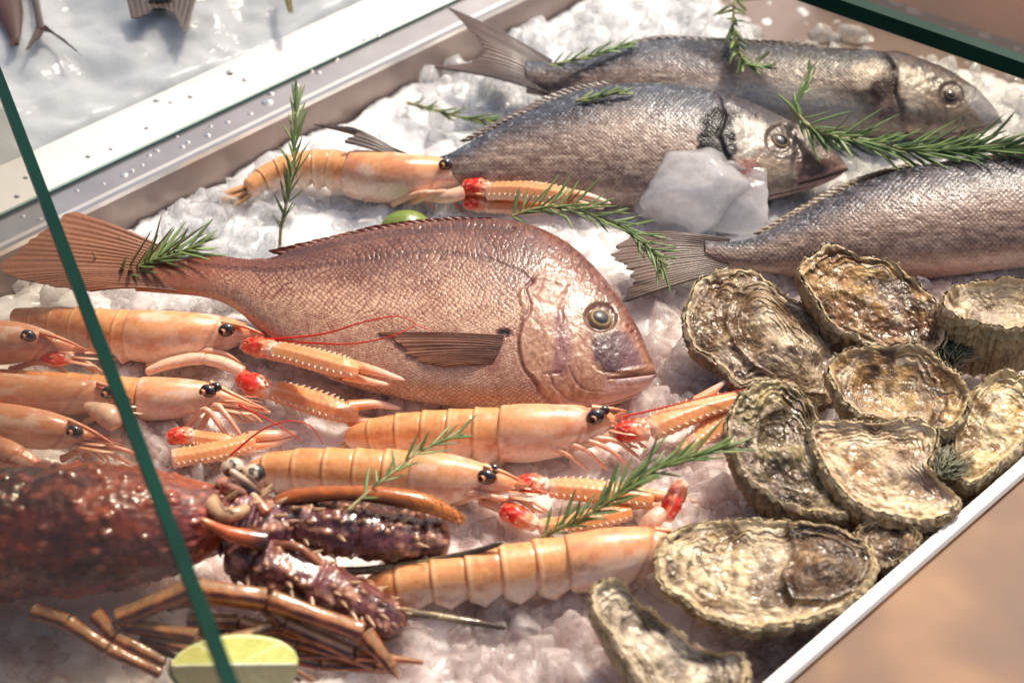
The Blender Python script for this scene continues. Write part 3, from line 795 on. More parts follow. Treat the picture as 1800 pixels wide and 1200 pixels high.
# gill openings and creases
GIL = [(938, 494), (925, 510), (933, 543), (918, 567), (912, 600), (919, 640), (937, 668), (944, 676)]
gd = seg_dist(WX, WY, CV(GIL)); col = mix(col, c(112, 60, 54), ss(7, 0, gd)*0.75*np.clip(strength, 0, 1))
disp = disp+0.0012*np.clip(1-np.maximum(hs, 0)/70, 0, 1)*hm*(1-upm)-0.0009*ss(6, 0, gd)*strength
for cr_, wd, k in (([(942, 672), (950, 690), (962, 706), (968, 720)], 5, .7), ([(958, 660), (984, 655)], 4, .5), ([(968, 662), (978, 684), (1000, 702), (1040, 708)], 4, .6), ([(1003, 500), (988, 540), (984, 570)], 7, .45),
                   ([(1001, 645), (1012, 672), (1036, 686), (1062, 690)], 4, .45), ([(925, 505), (950, 495), (985, 502)], 5, .5), ([(930, 535), (945, 515), (952, 500)], 5, .4), ([(1043, 640), (1060, 652), (1100, 658), (1140, 648)], 4, .5),
                   ([(985, 700), (1015, 724), (1050, 726)], 3, .35)):
    e_ = seg_dist(WX, WY, CV(cr_)); col = mix(col, c(124, 70, 62), ss(wd*1.3, 0, e_)*k*strength*0.9); disp = disp-0.0010*ss(wd*1.3, 0, e_)*k*strength*1.2
# lips
UL = seg_dist(X, Y, CV([(1076, 659), (1100, 654), (1135, 648), (1156, 648)])); LL = seg_dist(X, Y, CV([(1086, 670), (1115, 669), (1152, 662)]))
ML = seg_dist(X, Y, CV([(1064, 668), (1078, 664), (1100, 662), (1130, 658), (1158, 655)]))
disp = disp+0.0012*ss(10, 0, UL)*ss(1070, 1110, X)+0.0012*ss(10, 0, LL)*ss(1076, 1110, X)-0.0022*ss(4, 0, ML)*ss(1062, 1090, X)
col = mix(col, c(176, 128, 92), ss(7, 2, UL)*0.7); col = mix(col, c(236, 208, 200), ss(6, 2, LL)*0.85); col = mix(col, c(84, 44, 40), ss(3.0, 0.6, ML)*0.8*ss(1060, 1085, X))
# eye socket, nostril, forehead wrinkles, pectoral pit
ed = np.hypot(X-1056, (Y-557)*1.12)
disp = disp-0.0022*ss(33, 22, ed); col = mix(col, c(140, 116, 84), ss(44, 33, ed)*ss(24, 31, ed)*0.55); col = mix(col, c(96, 60, 52), ss(33, 28, ed)*0.7)
for nx, ny, r_ in ((1112, 583, 6), (1104, 573, 5)):
    e_ = np.hypot(X-nx, Y-ny); col = mix(col, c(140, 54, 34), ss(r_, 2, e_)*0.8); disp = disp-0.0012*ss(r_, 1, e_)
fore = hm*ss(0.34, 0.12, vv)
disp = disp+fore*0.0011*(fbm(X/6, Y/6, 0, 3, 12)-0.5)+hm*0.0007*(fbm(X/9, Y/11, 0, 3, 14)-0.5)+0.0010*hm*hb
pit = np.hypot((X-885)/16, (Y-585)/9); col = mix(col, c(46, 20, 24), ss(1.1, 0.5, pit)*0.9); disp = disp-0.002*ss(1.1, 0.4, pit)
pb_ = np.hypot((X-862)/36, (Y-622)/34); col = mix(col, c(150, 92, 82), ss(1.2, 0.4, pb_)*0.7)
rough = 0.9+0.5*(fbm(X/30, Y/20, 0, 3, 17)-0.5)+0.10*hm-0.40*fore
red_bream = thing('red_bream', 'whole red brown sea bream with one clear eye lying in the centre of the ice', 'fish', (fb.o[0], fb.o[1], 0.004))
fb.mesh(disp, np.clip(col*A([0.86, 0.82, 0.83]), 0, 0.95), rough).build('body', M['skin'], red_bream)
disc_eye(fb, red_bream, 1056, 557, 27, -0.0058, c(146, 112, 66), pupil=c(8, 12, 16))
mb = MB(); fin(mb, fb, [(886, 590), (884, 604), (876, 622), (864, 640)], [(672, 585), (700, 598), (722, 624), (778, 648)], 0.0003, 0.0014, c(78, 38, 32), c(160, 112, 82), 15, 60, 14, 4, bend=0.0016, hug=True, streak=0.9)
mb.build('pectoral_fin', M['fin'], red_bream)
mb = MB(); fin(mb, fb, [(318, 452), (312, 470), (306, 496), (312, 516)], [(134, 386), (92, 420), (8, 484), (72, 512), (164, 528)], 0.003, 0.010, c(118, 72, 50), c(168, 110, 76), 22, 60, 10, 6, bend=0.004)
mb.build('tail_fin', M['fin'], red_bream)
mb = MB()
fin(mb, fb, [(500, 452), (600, 424), (700, 405), (800, 395), (880, 394)], [(474, 450), (575, 424), (680, 402), (780, 391), (868, 390)], 0.003, 0.005, c(112, 62, 48), c(146, 92, 70), 26, 16, 3, 9)
mb.build('dorsal_fin', M['fin'], red_bream)

# ---- the grey breams
def grey_paint(fb, headpoly, eye, seed, blood=None, cheek=None, pitch=8.0, gold=None, mouth=None, fins=None, warm=0.0):
    X, Y, v = fb.PX, fb.PY, fb.v
    vv = np.clip((Y-fb.yt[:, None])/(fb.yb-fb.yt)[:, None], 0, 1)
    big = fbm(X/110, Y/60, 0, 4, seed)-0.5; fine = fbm(X/4, Y/4, 0, 3, seed+2)-0.5
    D, idv, ex = scales((X-0.1*(Y-300))/pitch, Y/pitch)
    dors = ss(0.46, 0.04, vv+big*0.22); bel = ss(0.62, 1.0, vv+big*0.25)
    dark = mix(c(132, 106, 94), c(38, 44, 58), dors); dark = mix(dark, c(184, 158, 144), bel)
    light = mix(c(214, 192, 174), c(96, 106, 124), dors); light = mix(light, c(236, 220, 206), bel)
    light = mix(light, c(170, 128, 104), warm)
    patch = fbm(X/16, Y/9, 0, 3, seed+5)
    lt = np.clip(ss(0.95, 0.35, D)*(0.2+0.5*idv)+0.16+fine*0.6+(patch-0.5)*1.1+0.9*(fbm(X/30, Y/3.2, 0, 3, seed+41)-0.5), 0, 1)
    col = mix(dark, light, lt)
    rows = 0.5+0.5*np.sin(Y/pitch*2*math.pi+big*5)
    col = mix(col, dark*0.8, rows*0.22)
    col = mix(col, c(196, 206, 222), ss(0.66, 0.76, fbm(X/5, Y/3.5, 0, 3, seed+9))*dors*0.55)
    disp = 0.00032*(1-D*D)+0.00035*fine+0.0006*(patch-0.5)
    rough = 0.95+0.5*(patch-0.5)
    if headpoly:
        hs = sdf(X+9*(fbm(X/24, Y/24, 0, 3, 61)-0.5), Y, headpoly); hm = ss(-4, 6, hs)
        hb = fbm(X/30, Y/26, 0, 4, seed+11)-0.5
        hc = mix(c(176, 160, 142), c(70, 70, 82), ss(0.36, 0.05, vv+hb*0.2)); hc = mix(hc, c(210, 184, 172), ss(0.7, 0.95, vv))
        hf = fbm(X/6, Y/7, 0, 4, seed+51)-0.5; hc = hc*(1+hb[..., None]*0.8)*(1+hf[..., None]*0.9); hc = mix(hc, c(120, 100, 92), ss(0.52, 0.7, fbm(X/15, Y/12, 0, 3, seed+53))*0.6)
        col = mix(col, hc, hm)
        edge = ss(6, 1, np.abs(hs)); col = mix(col, c(90, 70, 64), edge*0.4)
        disp = disp*(1-hm)+0.0022*np.clip(1-np.maximum(hs, 0)/60, 0, 1)*hm-0.001*edge+hm*(0.0022*hb+0.0006*hf)
        rough = rough*(1-0.1*hm)
    for poly, cc, soft, k in (blood or []):
        s_ = sdf(X, Y, poly)+(fbm(X/11, Y/11, 0, 3, seed+21)-0.5)*14+4
        col = mix(col, cc, ss(-soft, soft, s_)*k)
        rough = rough*(1+0.9*ss(-soft, soft, s_)*(float(np.sum(cc)) < 0.12))
        
    if mouth:
        m_ = seg_dist(X, Y, mouth); col = mix(col, c(60, 40, 40), ss(3.5, 1, m_)*0.8); disp = disp-0.0025*ss(3.5, 0, m_)
    if eye:
        ed = np.hypot(X-eye[0], Y-eye[1]); R_ = eye[2]
        disp = disp-0.0016*ss(R_*1.2, R_*0.9, ed); col = mix(col, c(110, 96, 86), ss(R_*1.5, R_*1.1, ed)*0.8)
    return disp, col, rough

# gilt-head in the second row
TOP = [(690, 278), (740, 285), (790, 272), (850, 238), (900, 212), (960, 182), (1020, 161), (1100, 149), (1180, 150), (1260, 163), (1330, 186), (1390, 216), (1440, 246), (1475, 275), (1492, 296)]
BOT = [(690, 300), (740, 304), (790, 318), (850, 338), (950, 352), (1050, 362), (1140, 366), (1220, 368), (1300, 366), (1370, 350), (1430, 333), (1470, 316), (1492, 300)]
fb = FishBody(TOP, BOT, 14, 0.030, 0.0, 0.22, 0.030, 560, 230)
bl = [([(1236, 210), (1262, 196), (1296, 206), (1306, 240), (1292, 272), (1272, 284), (1250, 282), (1226, 272), (1232, 244)], c(12, 6, 8), 4, 1.0),
      ([(1292, 216), (1330, 212), (1345, 225), (1330, 250), (1318, 275), (1300, 262)], c(206, 200, 188), 5, .9),
      ([(1300, 290), (1330, 280), (1350, 345), (1310, 360)], c(206, 140, 128), 8, .7), ([(1330, 275), (1400, 290), (1395, 330), (1350, 335)], c(186, 166, 136), 8, .7),
      ([(1400, 285), (1440, 255), (1480, 285), (1455, 305), (1410, 315)], c(110, 76, 72), 7, .8), ([(1405, 318), (1495, 290), (1490, 312), (1410, 342)], c(226, 176, 166), 4, .85),
      ([(1405, 222), (1435, 224), (1434, 238), (1405, 238)], c(220, 210, 190), 4, .9)]
d_, cl, rg = grey_paint(fb, [(1255, 160), (1275, 205), (1262, 240), (1278, 275), (1300, 310), (1310, 380), (1600, 380), (1600, 100), (1300, 100)], (1373, 245, 26), 100, bl, mouth=[(1405, 322), (1440, 312), (1490, 297)])
t_ = thing('grey_bream', 'silver grey sea bream in the second row with big clear ice lump at its throat', 'fish', (fb.o[0], fb.o[1], 0.004))
fb.mesh(d_, np.clip(cl*A([0.72, 0.68, 0.66]), 0, .95), rg).build('body', M['silver'], t_)
disc_eye(fb, t_, 1373, 245, 23, -0.0058, c(112, 76, 46), pupil=c(16, 26, 38))
mb = MB(); fin(mb, fb, [(738, 286), (732, 294), (738, 303)], [(552, 244), (625, 250), (610, 275)], 0.004, 0.016, c(60, 50, 48), c(104, 90, 82), 14, 40, 8, 16, bend=0.004)
mb.build('tail_fin', M['fin'], t_)
mb = MB(); fin(mb, fb, [(830, 248), (900, 213), (1000, 168), (1080, 151)], [(806, 252), (880, 212), (975, 166), (1060, 145)], 0.001, 0.002, c(76, 64, 60), c(120, 104, 94), 24, 14, 2, 18)
mb.build('dorsal_fin', M['fin'], t_)

# the farthest bream
TOP = [(925, 108), (960, 112), (1000, 112), (1060, 98), (1120, 76), (1200, 71), (1300, 78), (1400, 85), (1500, 88), (1580, 96), (1650, 119), (1700, 147), (1740, 182), (1762, 212)]
BOT = [(925, 165), (960, 172), (1000, 184), (1060, 200), (1120, 212), (1200, 222), (1300, 230), (1400, 236), (1500, 243), (1600, 250), (1680, 248), (1730, 238), (1762, 218)]
fb = FishBody(TOP, BOT, 14, 0.028, 0.0, 0.22, 0.028, 560, 200)
bl = [([(1412, 172), (1450, 162), (1540, 160), (1546, 175), (1520, 196), (1440, 190)], c(52, 34, 34), 5, .9), ([(1535, 135), (1572, 122), (1580, 150), (1560, 172), (1532, 160)], c(48, 22, 24), 5, .9),
      ([(1577, 128), (1610, 124), (1630, 150), (1615, 190), (1600, 192), (1590, 160)], c(222, 212, 196), 5, .9), ([(1645, 148), (1680, 145), (1690, 175), (1655, 175)], c(70, 54, 52), 8, .8),
      ([(1500, 120), (1545, 112), (1556, 130), (1510, 155)], c(206, 192, 172), 6, .7), ([(1690, 160), (1720, 155), (1760, 205), (1735, 222)], c(196, 202, 214), 9, .7),
      ([(1000, 170), (1400, 140), (1520, 190), (1500, 245), (1200, 220)], c(232, 226, 214), 20, .85)]
d_, cl, rg = grey_paint(fb, [(1545, 90), (1575, 125), (1570, 160), (1585, 200), (1590, 260), (1900, 260), (1900, 60)], (1672, 165, 20), 140, bl, pitch=7.5, mouth=[(1690, 232), (1760, 214)])
t_ = thing('grey_bream', 'long dark backed bream lying farthest back with its tail against the steel rim', 'fish', (fb.o[0], fb.o[1], 0.003))
fb.mesh(d_, np.clip(cl*A([0.72, 0.68, 0.66]), 0, .95), rg).build('body', M['silver'], t_)
disc_eye(fb, t_, 1672, 165, 15, -0.0042, c(80, 58, 46))
mb = MB(); fin(mb, fb, [(972, 112), (955, 130), (952, 152), (965, 172)], [(785, 30), (846, 96), (842, 122), (762, 138)], 0.004, 0.012, c(74, 60, 58), c(112, 92, 84), 22, 50, 7, 26, bend=0.004)
mb.build('tail_fin', M['fin'], t_)
mb = MB(); fin(mb, fb, [(1090, 90), (1180, 74), (1300, 79), (1450, 87)], [(1070, 88), (1160, 66), (1280, 71), (1425, 80)], 0.001, 0.002, c(60, 54, 54), c(100, 88, 84), 24, 14, 2, 28)
mb.build('dorsal_fin', M['fin'], t_)

# the bream running out of the frame on the right
TOP = [(1238, 424), (1270, 426), (1310, 424), (1360, 402), (1420, 366), (1500, 326), (1580, 300), (1680, 280), (1800, 268), (1900, 264), (2000, 280), (2080, 318), (2130, 360), (2150, 392)]
BOT = [(1238, 470), (1270, 476), (1310, 482), (1360, 486), (1450, 492), (1560, 496), (1640, 494), (1720, 484), (1800, 474), (1900, 466), (2000, 455), (2080, 434), (2130, 412), (2150, 396)]
fb = FishBody(TOP, BOT, 14, 0.030, 0.0, 0.22, 0.032, 620, 240)
bl = [([(1560, 470), (1660, 470), (1720, 470), (1650, 520), (1560, 520)], c(206, 160, 146), 10, .7)]
d_, cl, rg = grey_paint(fb, [(1985, 250), (1990, 350), (2000, 480), (2300, 480), (2300, 200)], None, 180, bl, pitch=9.5, warm=0.25)
t_ = thing('grey_bream', 'speckled bream cut off by the right edge, its ragged tail near the red one', 'fish', (fb.o[0], fb.o[1], 0.004))
fb.mesh(d_, np.clip(cl*A([0.72, 0.68, 0.66]), 0, .95), rg).build('body', M['silver'], t_)
mb = MB(); fin(mb, fb, [(1285, 427), (1268, 445), (1268, 462), (1285, 480)], [(1112, 418), (1082, 455), (1110, 500), (1094, 545)], 0.004, 0.008, c(78, 60, 50), c(122, 98, 84), 22, 50, 16, 36, bend=0.003)
mb.build('tail_fin', M['fin'], t_)
mb = MB(); fin(mb, fb, [(1345, 412), (1430, 363), (1520, 320), (1620, 292)], [(1322, 414), (1405, 366), (1500, 318), (1600, 287)], 0.001, 0.002, c(84, 66, 54), c(140, 120, 94), 24, 14, 2, 38)
mb.build('dorsal_fin', M['fin'], t_)

# tails of fish hanging over the ice bed behind the ledge
def hung_tail(label, pts, fan, colr, z=0.056):
    P, r = pxpath([(x, y, z, q) for x, y, q in pts], 40)
    r_ = thing('hanging_fish', label, 'fish', P[len(P)//2])
    Q, U, G = tube(P, r*1.0, r*0.55, 20)
    n_ = fbm(U*6, G*2, 0, 3, int(pts[0][0]) % 50)
    mb = MB(); mb.grid(Q, mix(colr*0.6, colr*1.2, n_), wrap=True); mb.build('body', M['fin'], r_)
    class Pl: pass
    pl = Pl(); pl.N = A([0, 0, 1.0]); pl.pt = lambda x, y, l=0.0: at(x, y, z)+A(l)[..., None]*pl.N
    mb = MB(); fin(mb, pl, fan[0], fan[1], 0.0, 0.002, colr*0.7, colr*1.2, 12, 30, 6, int(pts[0][0]) % 40)
    mb.build('tail_fin', M['fin'], r_)
hung_tail('dim red fish tail hanging in the top left corner over the ice', [(-10, -30, 40), (14, 20, 26), (24, 55, 14), (28, 78, 6)], ([(20, 40), (30, 45)], [(18, 84), (34, 82)]), c(84, 44, 30))
hung_tail('brown forked fish tail hanging beside the red one at top left', [(55, -30, 9), (64, 10, 6), (72, 52, 7)], ([(64, 44), (72, 52), (80, 44)], [(46, 92), (90, 60), (146, 102)]), c(88, 68, 52))
hung_tail('wide brown fish tail hanging above the white ledge at top left', [(290, -50, 30), (285, -20, 26), (282, 6, 22)], ([(222, -4), (280, 4), (345, -4)], [(232, 40), (290, 18), (326, 62)]), c(86, 70, 58))
hung_tail('thin olive fish tail tip hanging at the top edge above the bright ledge', [(496, -40, 8), (502, -10, 6), (507, 4, 4)], ([(498, -6), (512, -6)], [(506, 24), (516, 28)]), c(140, 130, 84))
# ------------------------------------------------------------------ langoustines
PEACH, PALE, ORANGE, RED = c(232, 164, 110), c(242, 212, 188), c(232, 142, 82), c(222, 52, 28)
def sstep(a): return a*a*(3-2*a)
def leg(mb, pts, r0, r1, col0, col1, n=36, nv=10):
    """jointed thin leg; pts rows (px,py,z)"""
    p = A(pts, ); seg = len(p)-1
    out = []
    for i in range(seg):
        a, b = p[i], p[i+1]
        t = np.linspace(0, 1, 10)[:-1 if i < seg-1 else None]
        out.append(a+(b-a)*t[:, None])
    q = np.concatenate(out); P = at(q[:, 0], q[:, 1], q[:, 2])
    k = np.ones(7)/7                                       # soften the knees a little
    P2 = P.copy()
    for ax in range(3): P2[3:-3, ax] = np.convolve(P[:, ax], k, 'valid')
    u = np.linspace(0, 1, len(P))
    j = np.abs(((u*seg+0.5) % 1)-0.5)                      # 0 at the joints
    r = (r0+(r1-r0)*u)*(1+0.22*ss(0.14, 0.0, j)-0.06*np.cos(j*12))
    r = r*np.sqrt(np.clip((1-u)/0.05, 0.02, 1))/ppm(P)
    Q, U, G = tube(P2, r, r*0.9, nv)
    C = mix(col0, col1, U); C = mix(C, col1*0.75, ss(0.12, 0.0, np.abs(((U*seg+0.5) % 1)-0.5))*0.45)
    mb.grid(Q, C, wrap=True); return mb
def thread(mb, pts, r, col, n=70):
    p = crom_even(pts, n); P = at(p[:, 0], p[:, 1], p[:, 2])
    Q, U, G = tube(P, r*(1-0.6*np.linspace(0, 1, n)), nv=6)
    mb.grid(Q, A(col), wrap=True); return mb
def spike(mb, p, d, L, r, col, tip):
    d = norm(A(d)); P = A(p)+np.linspace(0, 1, 5)[:, None]*d*L
    up = (0, 0, 1) if abs(d[2]) < 0.9 else (1, 0, 0)
    Q, U, G = tube(P, r*A([1, .8, .55, .28, .03]), nv=7, up=up)
    mb.grid(Q, mix(col, tip, U), wrap=True); return mb

def claw(root, segs, fingers, seed, pale=0.0):
    """segs: list of (kind, [(px,py,z,r_px)...]); fingers: list of [(px,py,z,r_px)...]"""
    rng = np.random.default_rng(seed)
    mb = MB(); sp = MB()
    for kind, pts in segs:
        P, r = pxpath(pts, 46)
        if kind == 'carpus': r = capped(r, 46, 0.10)*(0.88+0.16*np.linspace(0, 1, 46))
        elif kind == 'palm': r = capped(r, 46, 0.035)*(1+0.24*ss(0.3, 0.0, np.linspace(0, 1, 46)))
        else: r = capped(r, 46, 0.07)
        def dsp(U, G, kind=kind):
            if kind == 'palm':
                ridge = sum(np.exp(-((np.angle(np.exp(1j*(G-g)))/0.16)**2)) for g in (0.25, 1.15, 2.0, 2.9, -0.6, 3.8))
                return 1+ridge*(0.09+0.07*np.sin(U*math.pi*2*14+G*3))+0.03*(fbm(U*40, G*6, 0, 2, seed)-0.5)
            if kind == 'carpus':
                d_, _ = cells(U*4, G*2.2, 0, seed); return 1+0.16*np.clip(1-d_/0.45, 0, 1)+0.06*(fbm(U*5, G*2, 0, 2, seed)-0.5)
            return 1+0.05*(fbm(U*8, G*3, 0, 3, seed)-0.5)
        Q, U, G = tube(P, r, r*(0.72 if kind == 'palm' else 0.85), 44, disp=dsp)
        n_ = fbm(U*8, G*2, 0, 3, seed+3)
        topw = ss(-0.3, 0.9, np.sin(G))
        if kind == 'carpus':
            C = mix(RED, c(196, 26, 14), n_); C = mix(C, c(238, 150, 104), ss(0.45, 0.7, U+0.5*(n_-0.5))); C = mix(C, PALE*1.02, ss(0.66, 0.9, U+0.5*(n_-0.5))); C = mix(C, PALE, ss(0.1, -0.8, np.sin(G)+0.6*(n_-0.5))*0.8); C = mix(C, PALE, ss(0.16, 0.0, U)*0.8)
            d_, _ = cells(U*4, G*2.2, 0, seed); C = mix(C, c(252, 190, 160), ss(0.14, 0.06, d_)*0.8); C = mix(C, c(236, 130, 84), ss(0.5, 0.8, fbm(U*4, G*1.3, 3, 3, seed+5))*0.7)
        elif kind == 'palm':
            C = mix(c(238, 184, 146), mix(ORANGE, c(240, 172, 112), n_), np.clip(topw*1.1-0.05+(n_-0.5)*0.5, 0, 1)*(1-pale)); C = mix(C, c(240, 200, 176), ss(0.12, 0, U))
            ridge = sum(np.exp(-((np.angle(np.exp(1j*(G-g)))/0.12)**2)) for g in (0.25, 1.15, 2.0, 2.9, -0.6, 3.8))
            C = mix(C, c(252, 208, 172), np.clip(ridge*(0.5+0.5*np.sin(U*math.pi*2*14+G*3)), 0, 1)*0.55)
        else:
            C = mix(PALE, c(232, 170, 130), n_); C = mix(C, c(220, 110, 70), ss(0.85, 1, U)*0.4)
        mb.grid(Q, np.concatenate([C, np.full(C.shape[:2]+(1,), 0.8)], -1), wrap=True)
        if kind == 'palm':                                 # saw of small teeth on both edges
            T, S, Uv = frames(P, (0, 0, 1))
            for sd in (1, -1):
                for i in range(4, 42, 3):
                    b = P[i]+S[i]*sd*r[i]*0.97+Uv[i]*r[i]*0.2
                    spike(sp, b, S[i]*sd+Uv[i]*0.35+T[i]*0.7, r[i]*rng.uniform(0.25, 0.42), r[i]*0.13, c(240, 176, 130), c(255, 224, 200))
        if kind == 'carpus':
            T, S, Uv = frames(P, (0, 0, 1))
            for k in range(9):
                i = rng.integers(8, 42); g = rng.uniform(-0.4, 3.4)
                d = S[i]*math.cos(g)+Uv[i]*math.sin(g)
                spike(sp, P[i]+d*r[i]*0.85, d+T[i]*0.8, r[i]*0.4, r[i]*0.13, c(236, 120, 80), c(255, 226, 205))
    o = mb.build('claw', M['shell'], root)
    if sp.n: sp.build('spines', M['shell'], root if False else o) if False else _sub(sp, 'spines', M['shell'], o)
    for pts in fingers:
        P, r = pxpath(pts, 40); r = 1.12*r*np.sqrt(np.clip((1-np.linspace(0, 1, 40))/0.08, 0.01, 1))
        Q, U, G = tube(P, r, r*0.8, 18, disp=lambda U, G: 1+0.06*np.sin(U*60)*np.exp(-((G-math.pi)/0.6)**2))
        C = mix(mix(ORANGE, c(240, 176, 130), 0.5), c(246, 216, 196), ss(0.1, 0.95, U)*0.9)
        m2 = MB(); m2.grid(Q, C, wrap=True); _sub(m2, 'finger', M['shell'], o)
    return o
def _sub(mb, name, mat, parent):
    o = mb.build(name, mat, parent); return o

def langoustine(label, abd, car, roll=28, eye=None, eye_r=12, tail=None, rost=None, legs=(), claws=(), ants=(), seed=1, tone=0.0, blades=True, feelers=True, eye2=None):
    """abd, car: body axis in rows (px, py, z, r_px) from the tail forward"""
    rng = np.random.default_rng(seed)
    car0 = car
    if rost:
        tx, ty_, tz, _ = rost[-1]; lx, ly, lz, lr = car[-1]
        car = list(car)+[(lx*0.55+tx*0.45, ly*0.5+ty_*0.5, lz*0.5+tz*0.5, max(lr*0.62, 4)), (tx, ty_+2, tz, 1.6)]
    P, r = pxpath(car, 110)
    root = thing('langoustine', label, 'langoustine', (*P[0][:2], 0.0), 'langoustines on the ice')
    up = A([0, math.sin(math.radians(roll)), math.cos(math.radians(roll))])
    peach = mix(PEACH, c(196, 128, 92), tone); pale = mix(PALE, c(206, 158, 128), tone)
    # carapace
    r = r*np.sqrt(np.clip(1-np.clip(1-np.linspace(0, 1, 110)/0.05, 0, 1)**2, 0.05, 1))
    def dc(U, G):
        gr = np.exp(-(((U-0.60-0.10*np.cos(G-1.57))/0.022)**2)); keel = np.exp(-((G-1.57)/0.13)**2)
        branch = np.exp(-((G-0.1+0.25*np.sin(U*3))/0.16)**2)*0.02
        return 1-0.05*gr+0.05*keel*ss(0.45, 0.7, U)+0.02*keel-branch+0.03*(fbm(U*9, G*2.2, 0, 3, seed)-0.5)
    Q, U, G = tube(P, r*0.92, r, 72, up=up, disp=dc)
    n_ = fbm(U*6, G*1.6, 0, 4, seed+1); n2 = fbm(U*22, G*6, 0, 3, seed+2)
    s_ = np.sin(G)
    C = mix(pale, peach, np.clip(ss(-0.45, 0.75, s_+0.5*(n_-0.5))+(n2-0.5)*0.3, 0, 1))
    C = mix(C, c(190, 116, 84), ss(0.5, 0.8, n_)*ss(0.35, -0.2, np.abs(s_+0.1)-0.25)*0.45)
    gr = np.exp(-(((U-0.60-0.10*np.cos(G-1.57))/0.02)**2)); C = mix(C, c(168, 88, 58), gr*0.45)
    C = mix(C, c(186, 104, 66), np.exp(-(((U-0.035)/0.012)**2))*0.35); C = mix(C, c(250, 214, 170), np.exp(-(((U-0.012)/0.01)**2))*0.6); C = mix(C, c(244, 222, 204), ss(0.55, 0.72, fbm(U*5+3, G*2, 7, 4, seed+41))*0.5)
    C = mix(C, c(214, 96, 56), ss(0.72, 0.95, U)*ss(0.2, 0.9, s_)*0.45)
    C = mix(C, c(206, 110, 74), ss(0.56, 0.72, fbm(U*9, G*2.4, 2, 4, seed+33))*0.45); C = mix(C, c(150, 70, 50), ss(0.78, 0.72, n2)*ss(0.7, 0.78, n2)*0.5)
    mb = MB(); mb.grid(Q, C, wrap=True)
    mb.build('carapace', M['shell'], root)
    # abdomen: six overlapping rings with pointed side flaps
    Pa, ra = pxpath(abd, 230); n = 230
    ra = ra*np.sqrt(np.clip(1-np.clip(1-np.linspace(0, 1, n)/0.05, 0, 1)**2, 0.1, 1))
    K = 6
    def da(U, G):
        ph = (U*K) % 1
        low = np.clip((-np.sin(G)-0.15)/0.6, 0, 1)
        tri = 1-np.abs(ph-0.45)/0.55
        return 1+0.075*(1-ph)**1.8-0.035*ss(0.86, 1.0, ph)+(0.42*np.clip(tri, 0, 1)-0.10)*np.maximum(np.exp(-((G-5.30)/0.42)**2), np.exp(-((G-4.12)/0.42)**2))+0.025*(fbm(U*20, G*2.5, 0, 3, seed+6)-0.5)
    Q, U, G = tube(Pa, ra*0.94, ra, 72, up=up, disp=da)
    ph = (U*K) % 1; s_ = np.sin(G)
    n_ = fbm(U*7, G*1.5, 0, 4, seed+7); n2 = fbm(U*30, G*7, 0, 3, seed+8)
    C = mix(pale, mix(peach, c(238, 168, 100), 0.5), np.clip(ss(-0.7, 0.3, s_+0.6*(n_-0.5))+(n2-0.5)*0.25, 0, 1))
    C = mix(C, c(176, 92, 52), ss(0.10, 0.0, ph)*ss(-0.02, 0.02, ph)*0.55+ss(0.93, 1.0, ph)*0.4)
    C = mix(C, c(250, 208, 156), np.exp(-(((ph-0.13)/0.05)**2))*0.55)
    C = mix(C, c(252, 224, 196), ss(-0.55, -0.95, s_)*0.7)
    C = mix(C, c(250, 226, 204), np.exp(-((G-5.30)/0.34)**2)*0.6); C = mix(C, c(198, 96, 52), ss(0.60, 0.75, fbm(U*16, G*3, 2, 4, seed+31))*0.4); C = mix(C, c(206, 116, 62), np.exp(-(((ph-0.55)/0.10)**2))*0.22*ss(0.3, 0.8, n_))
    mb = MB(); mb.grid(Q, C, wrap=True)
    mb.build('abdomen', M['shell'], root)
    if tail:
        for pts, wpx in tail:
            p = crom_even(pts, 26); u = np.linspace(0, 1, 26)
            base = at(p[:, 0], p[:, 1], p[:, 2]); T, S, Uv = frames(base, up)
            wv = np.sin(np.clip(u*0.8+0.16, 0, 1)*math.pi)**0.6*wpx/ppm(base)
            f = np.linspace(-1, 1, 15)
            Pm = base[:, None]+S[:, None]*(wv[:, None]*f[None])[..., None]+Uv[:, None]*(0.0016*(1-f[None]**2)+0.0006*np.cos(f[None]*9))[..., None]
            Cc = mix(mix(peach, ORANGE, 0.55), c(240, 190, 140), (u[:, None]*0.6+0.3*np.abs(f[None])))
            mb = MB(); mb.grid(Pm, Cc); mb.grid(Pm-Uv[:, None]*0.0012, Cc, flip=True); mb.build('tail_plate', M['shell'], root)
    if rost:
        p = crom_even(rost, 30); Pr = at(p[:, 0], p[:, 1], p[:, 2]); rr = p[:, 3]/ppm(Pr)
        Q, U, G = tube(Pr, rr, rr*0.8, 12, up=up); mb = MB(); mb.grid(Q, mix(peach, c(226, 120, 80), U), wrap=True)
        for k in range(5, 27, 4): spike(mb, Pr[k]+up*rr[k]*0.6, up+norm(Pr[-1]-Pr[0])*1.0, rr[5]*0.55, rr[5]*0.16, peach, c(250, 220, 200))
        mb.build('rostrum', M['shell'], root)
    for e_, er in ((eye, eye_r), (eye2, eye_r*0.7)):
        if e_ is None: continue
        ec = at(*e_); er_ = er/float(ppm(ec)); T = norm(P[85]-P[50]); S = norm(np.cross(T, up))
        V_, d, PH, TH = ellipsoid(ec, [T*er_*1.25, up*er_*1.0, S*er_*0.85], 20, 26)
        mb = MB(); mb.grid(V_, mix(c(26, 12, 12), c(70, 28, 22), ss(0.5, 0.9, fbm(d[..., 0]*2, d[..., 1]*2, 0, 2, seed))), wrap=True)
        Q, U, G = tube(ec+np.linspace(-1.5, -0.5, 8)[:, None]*(T*er_*0.5-S*er_*0.75), er_*0.42, nv=12, up=up)
        mb.build('eye', M['eye'], root)
        m2 = MB(); m2.grid(Q, mix(peach, c(150, 84, 56), 0.5), wrap=True); m2.build('eye_stalk', M['shell'], root)
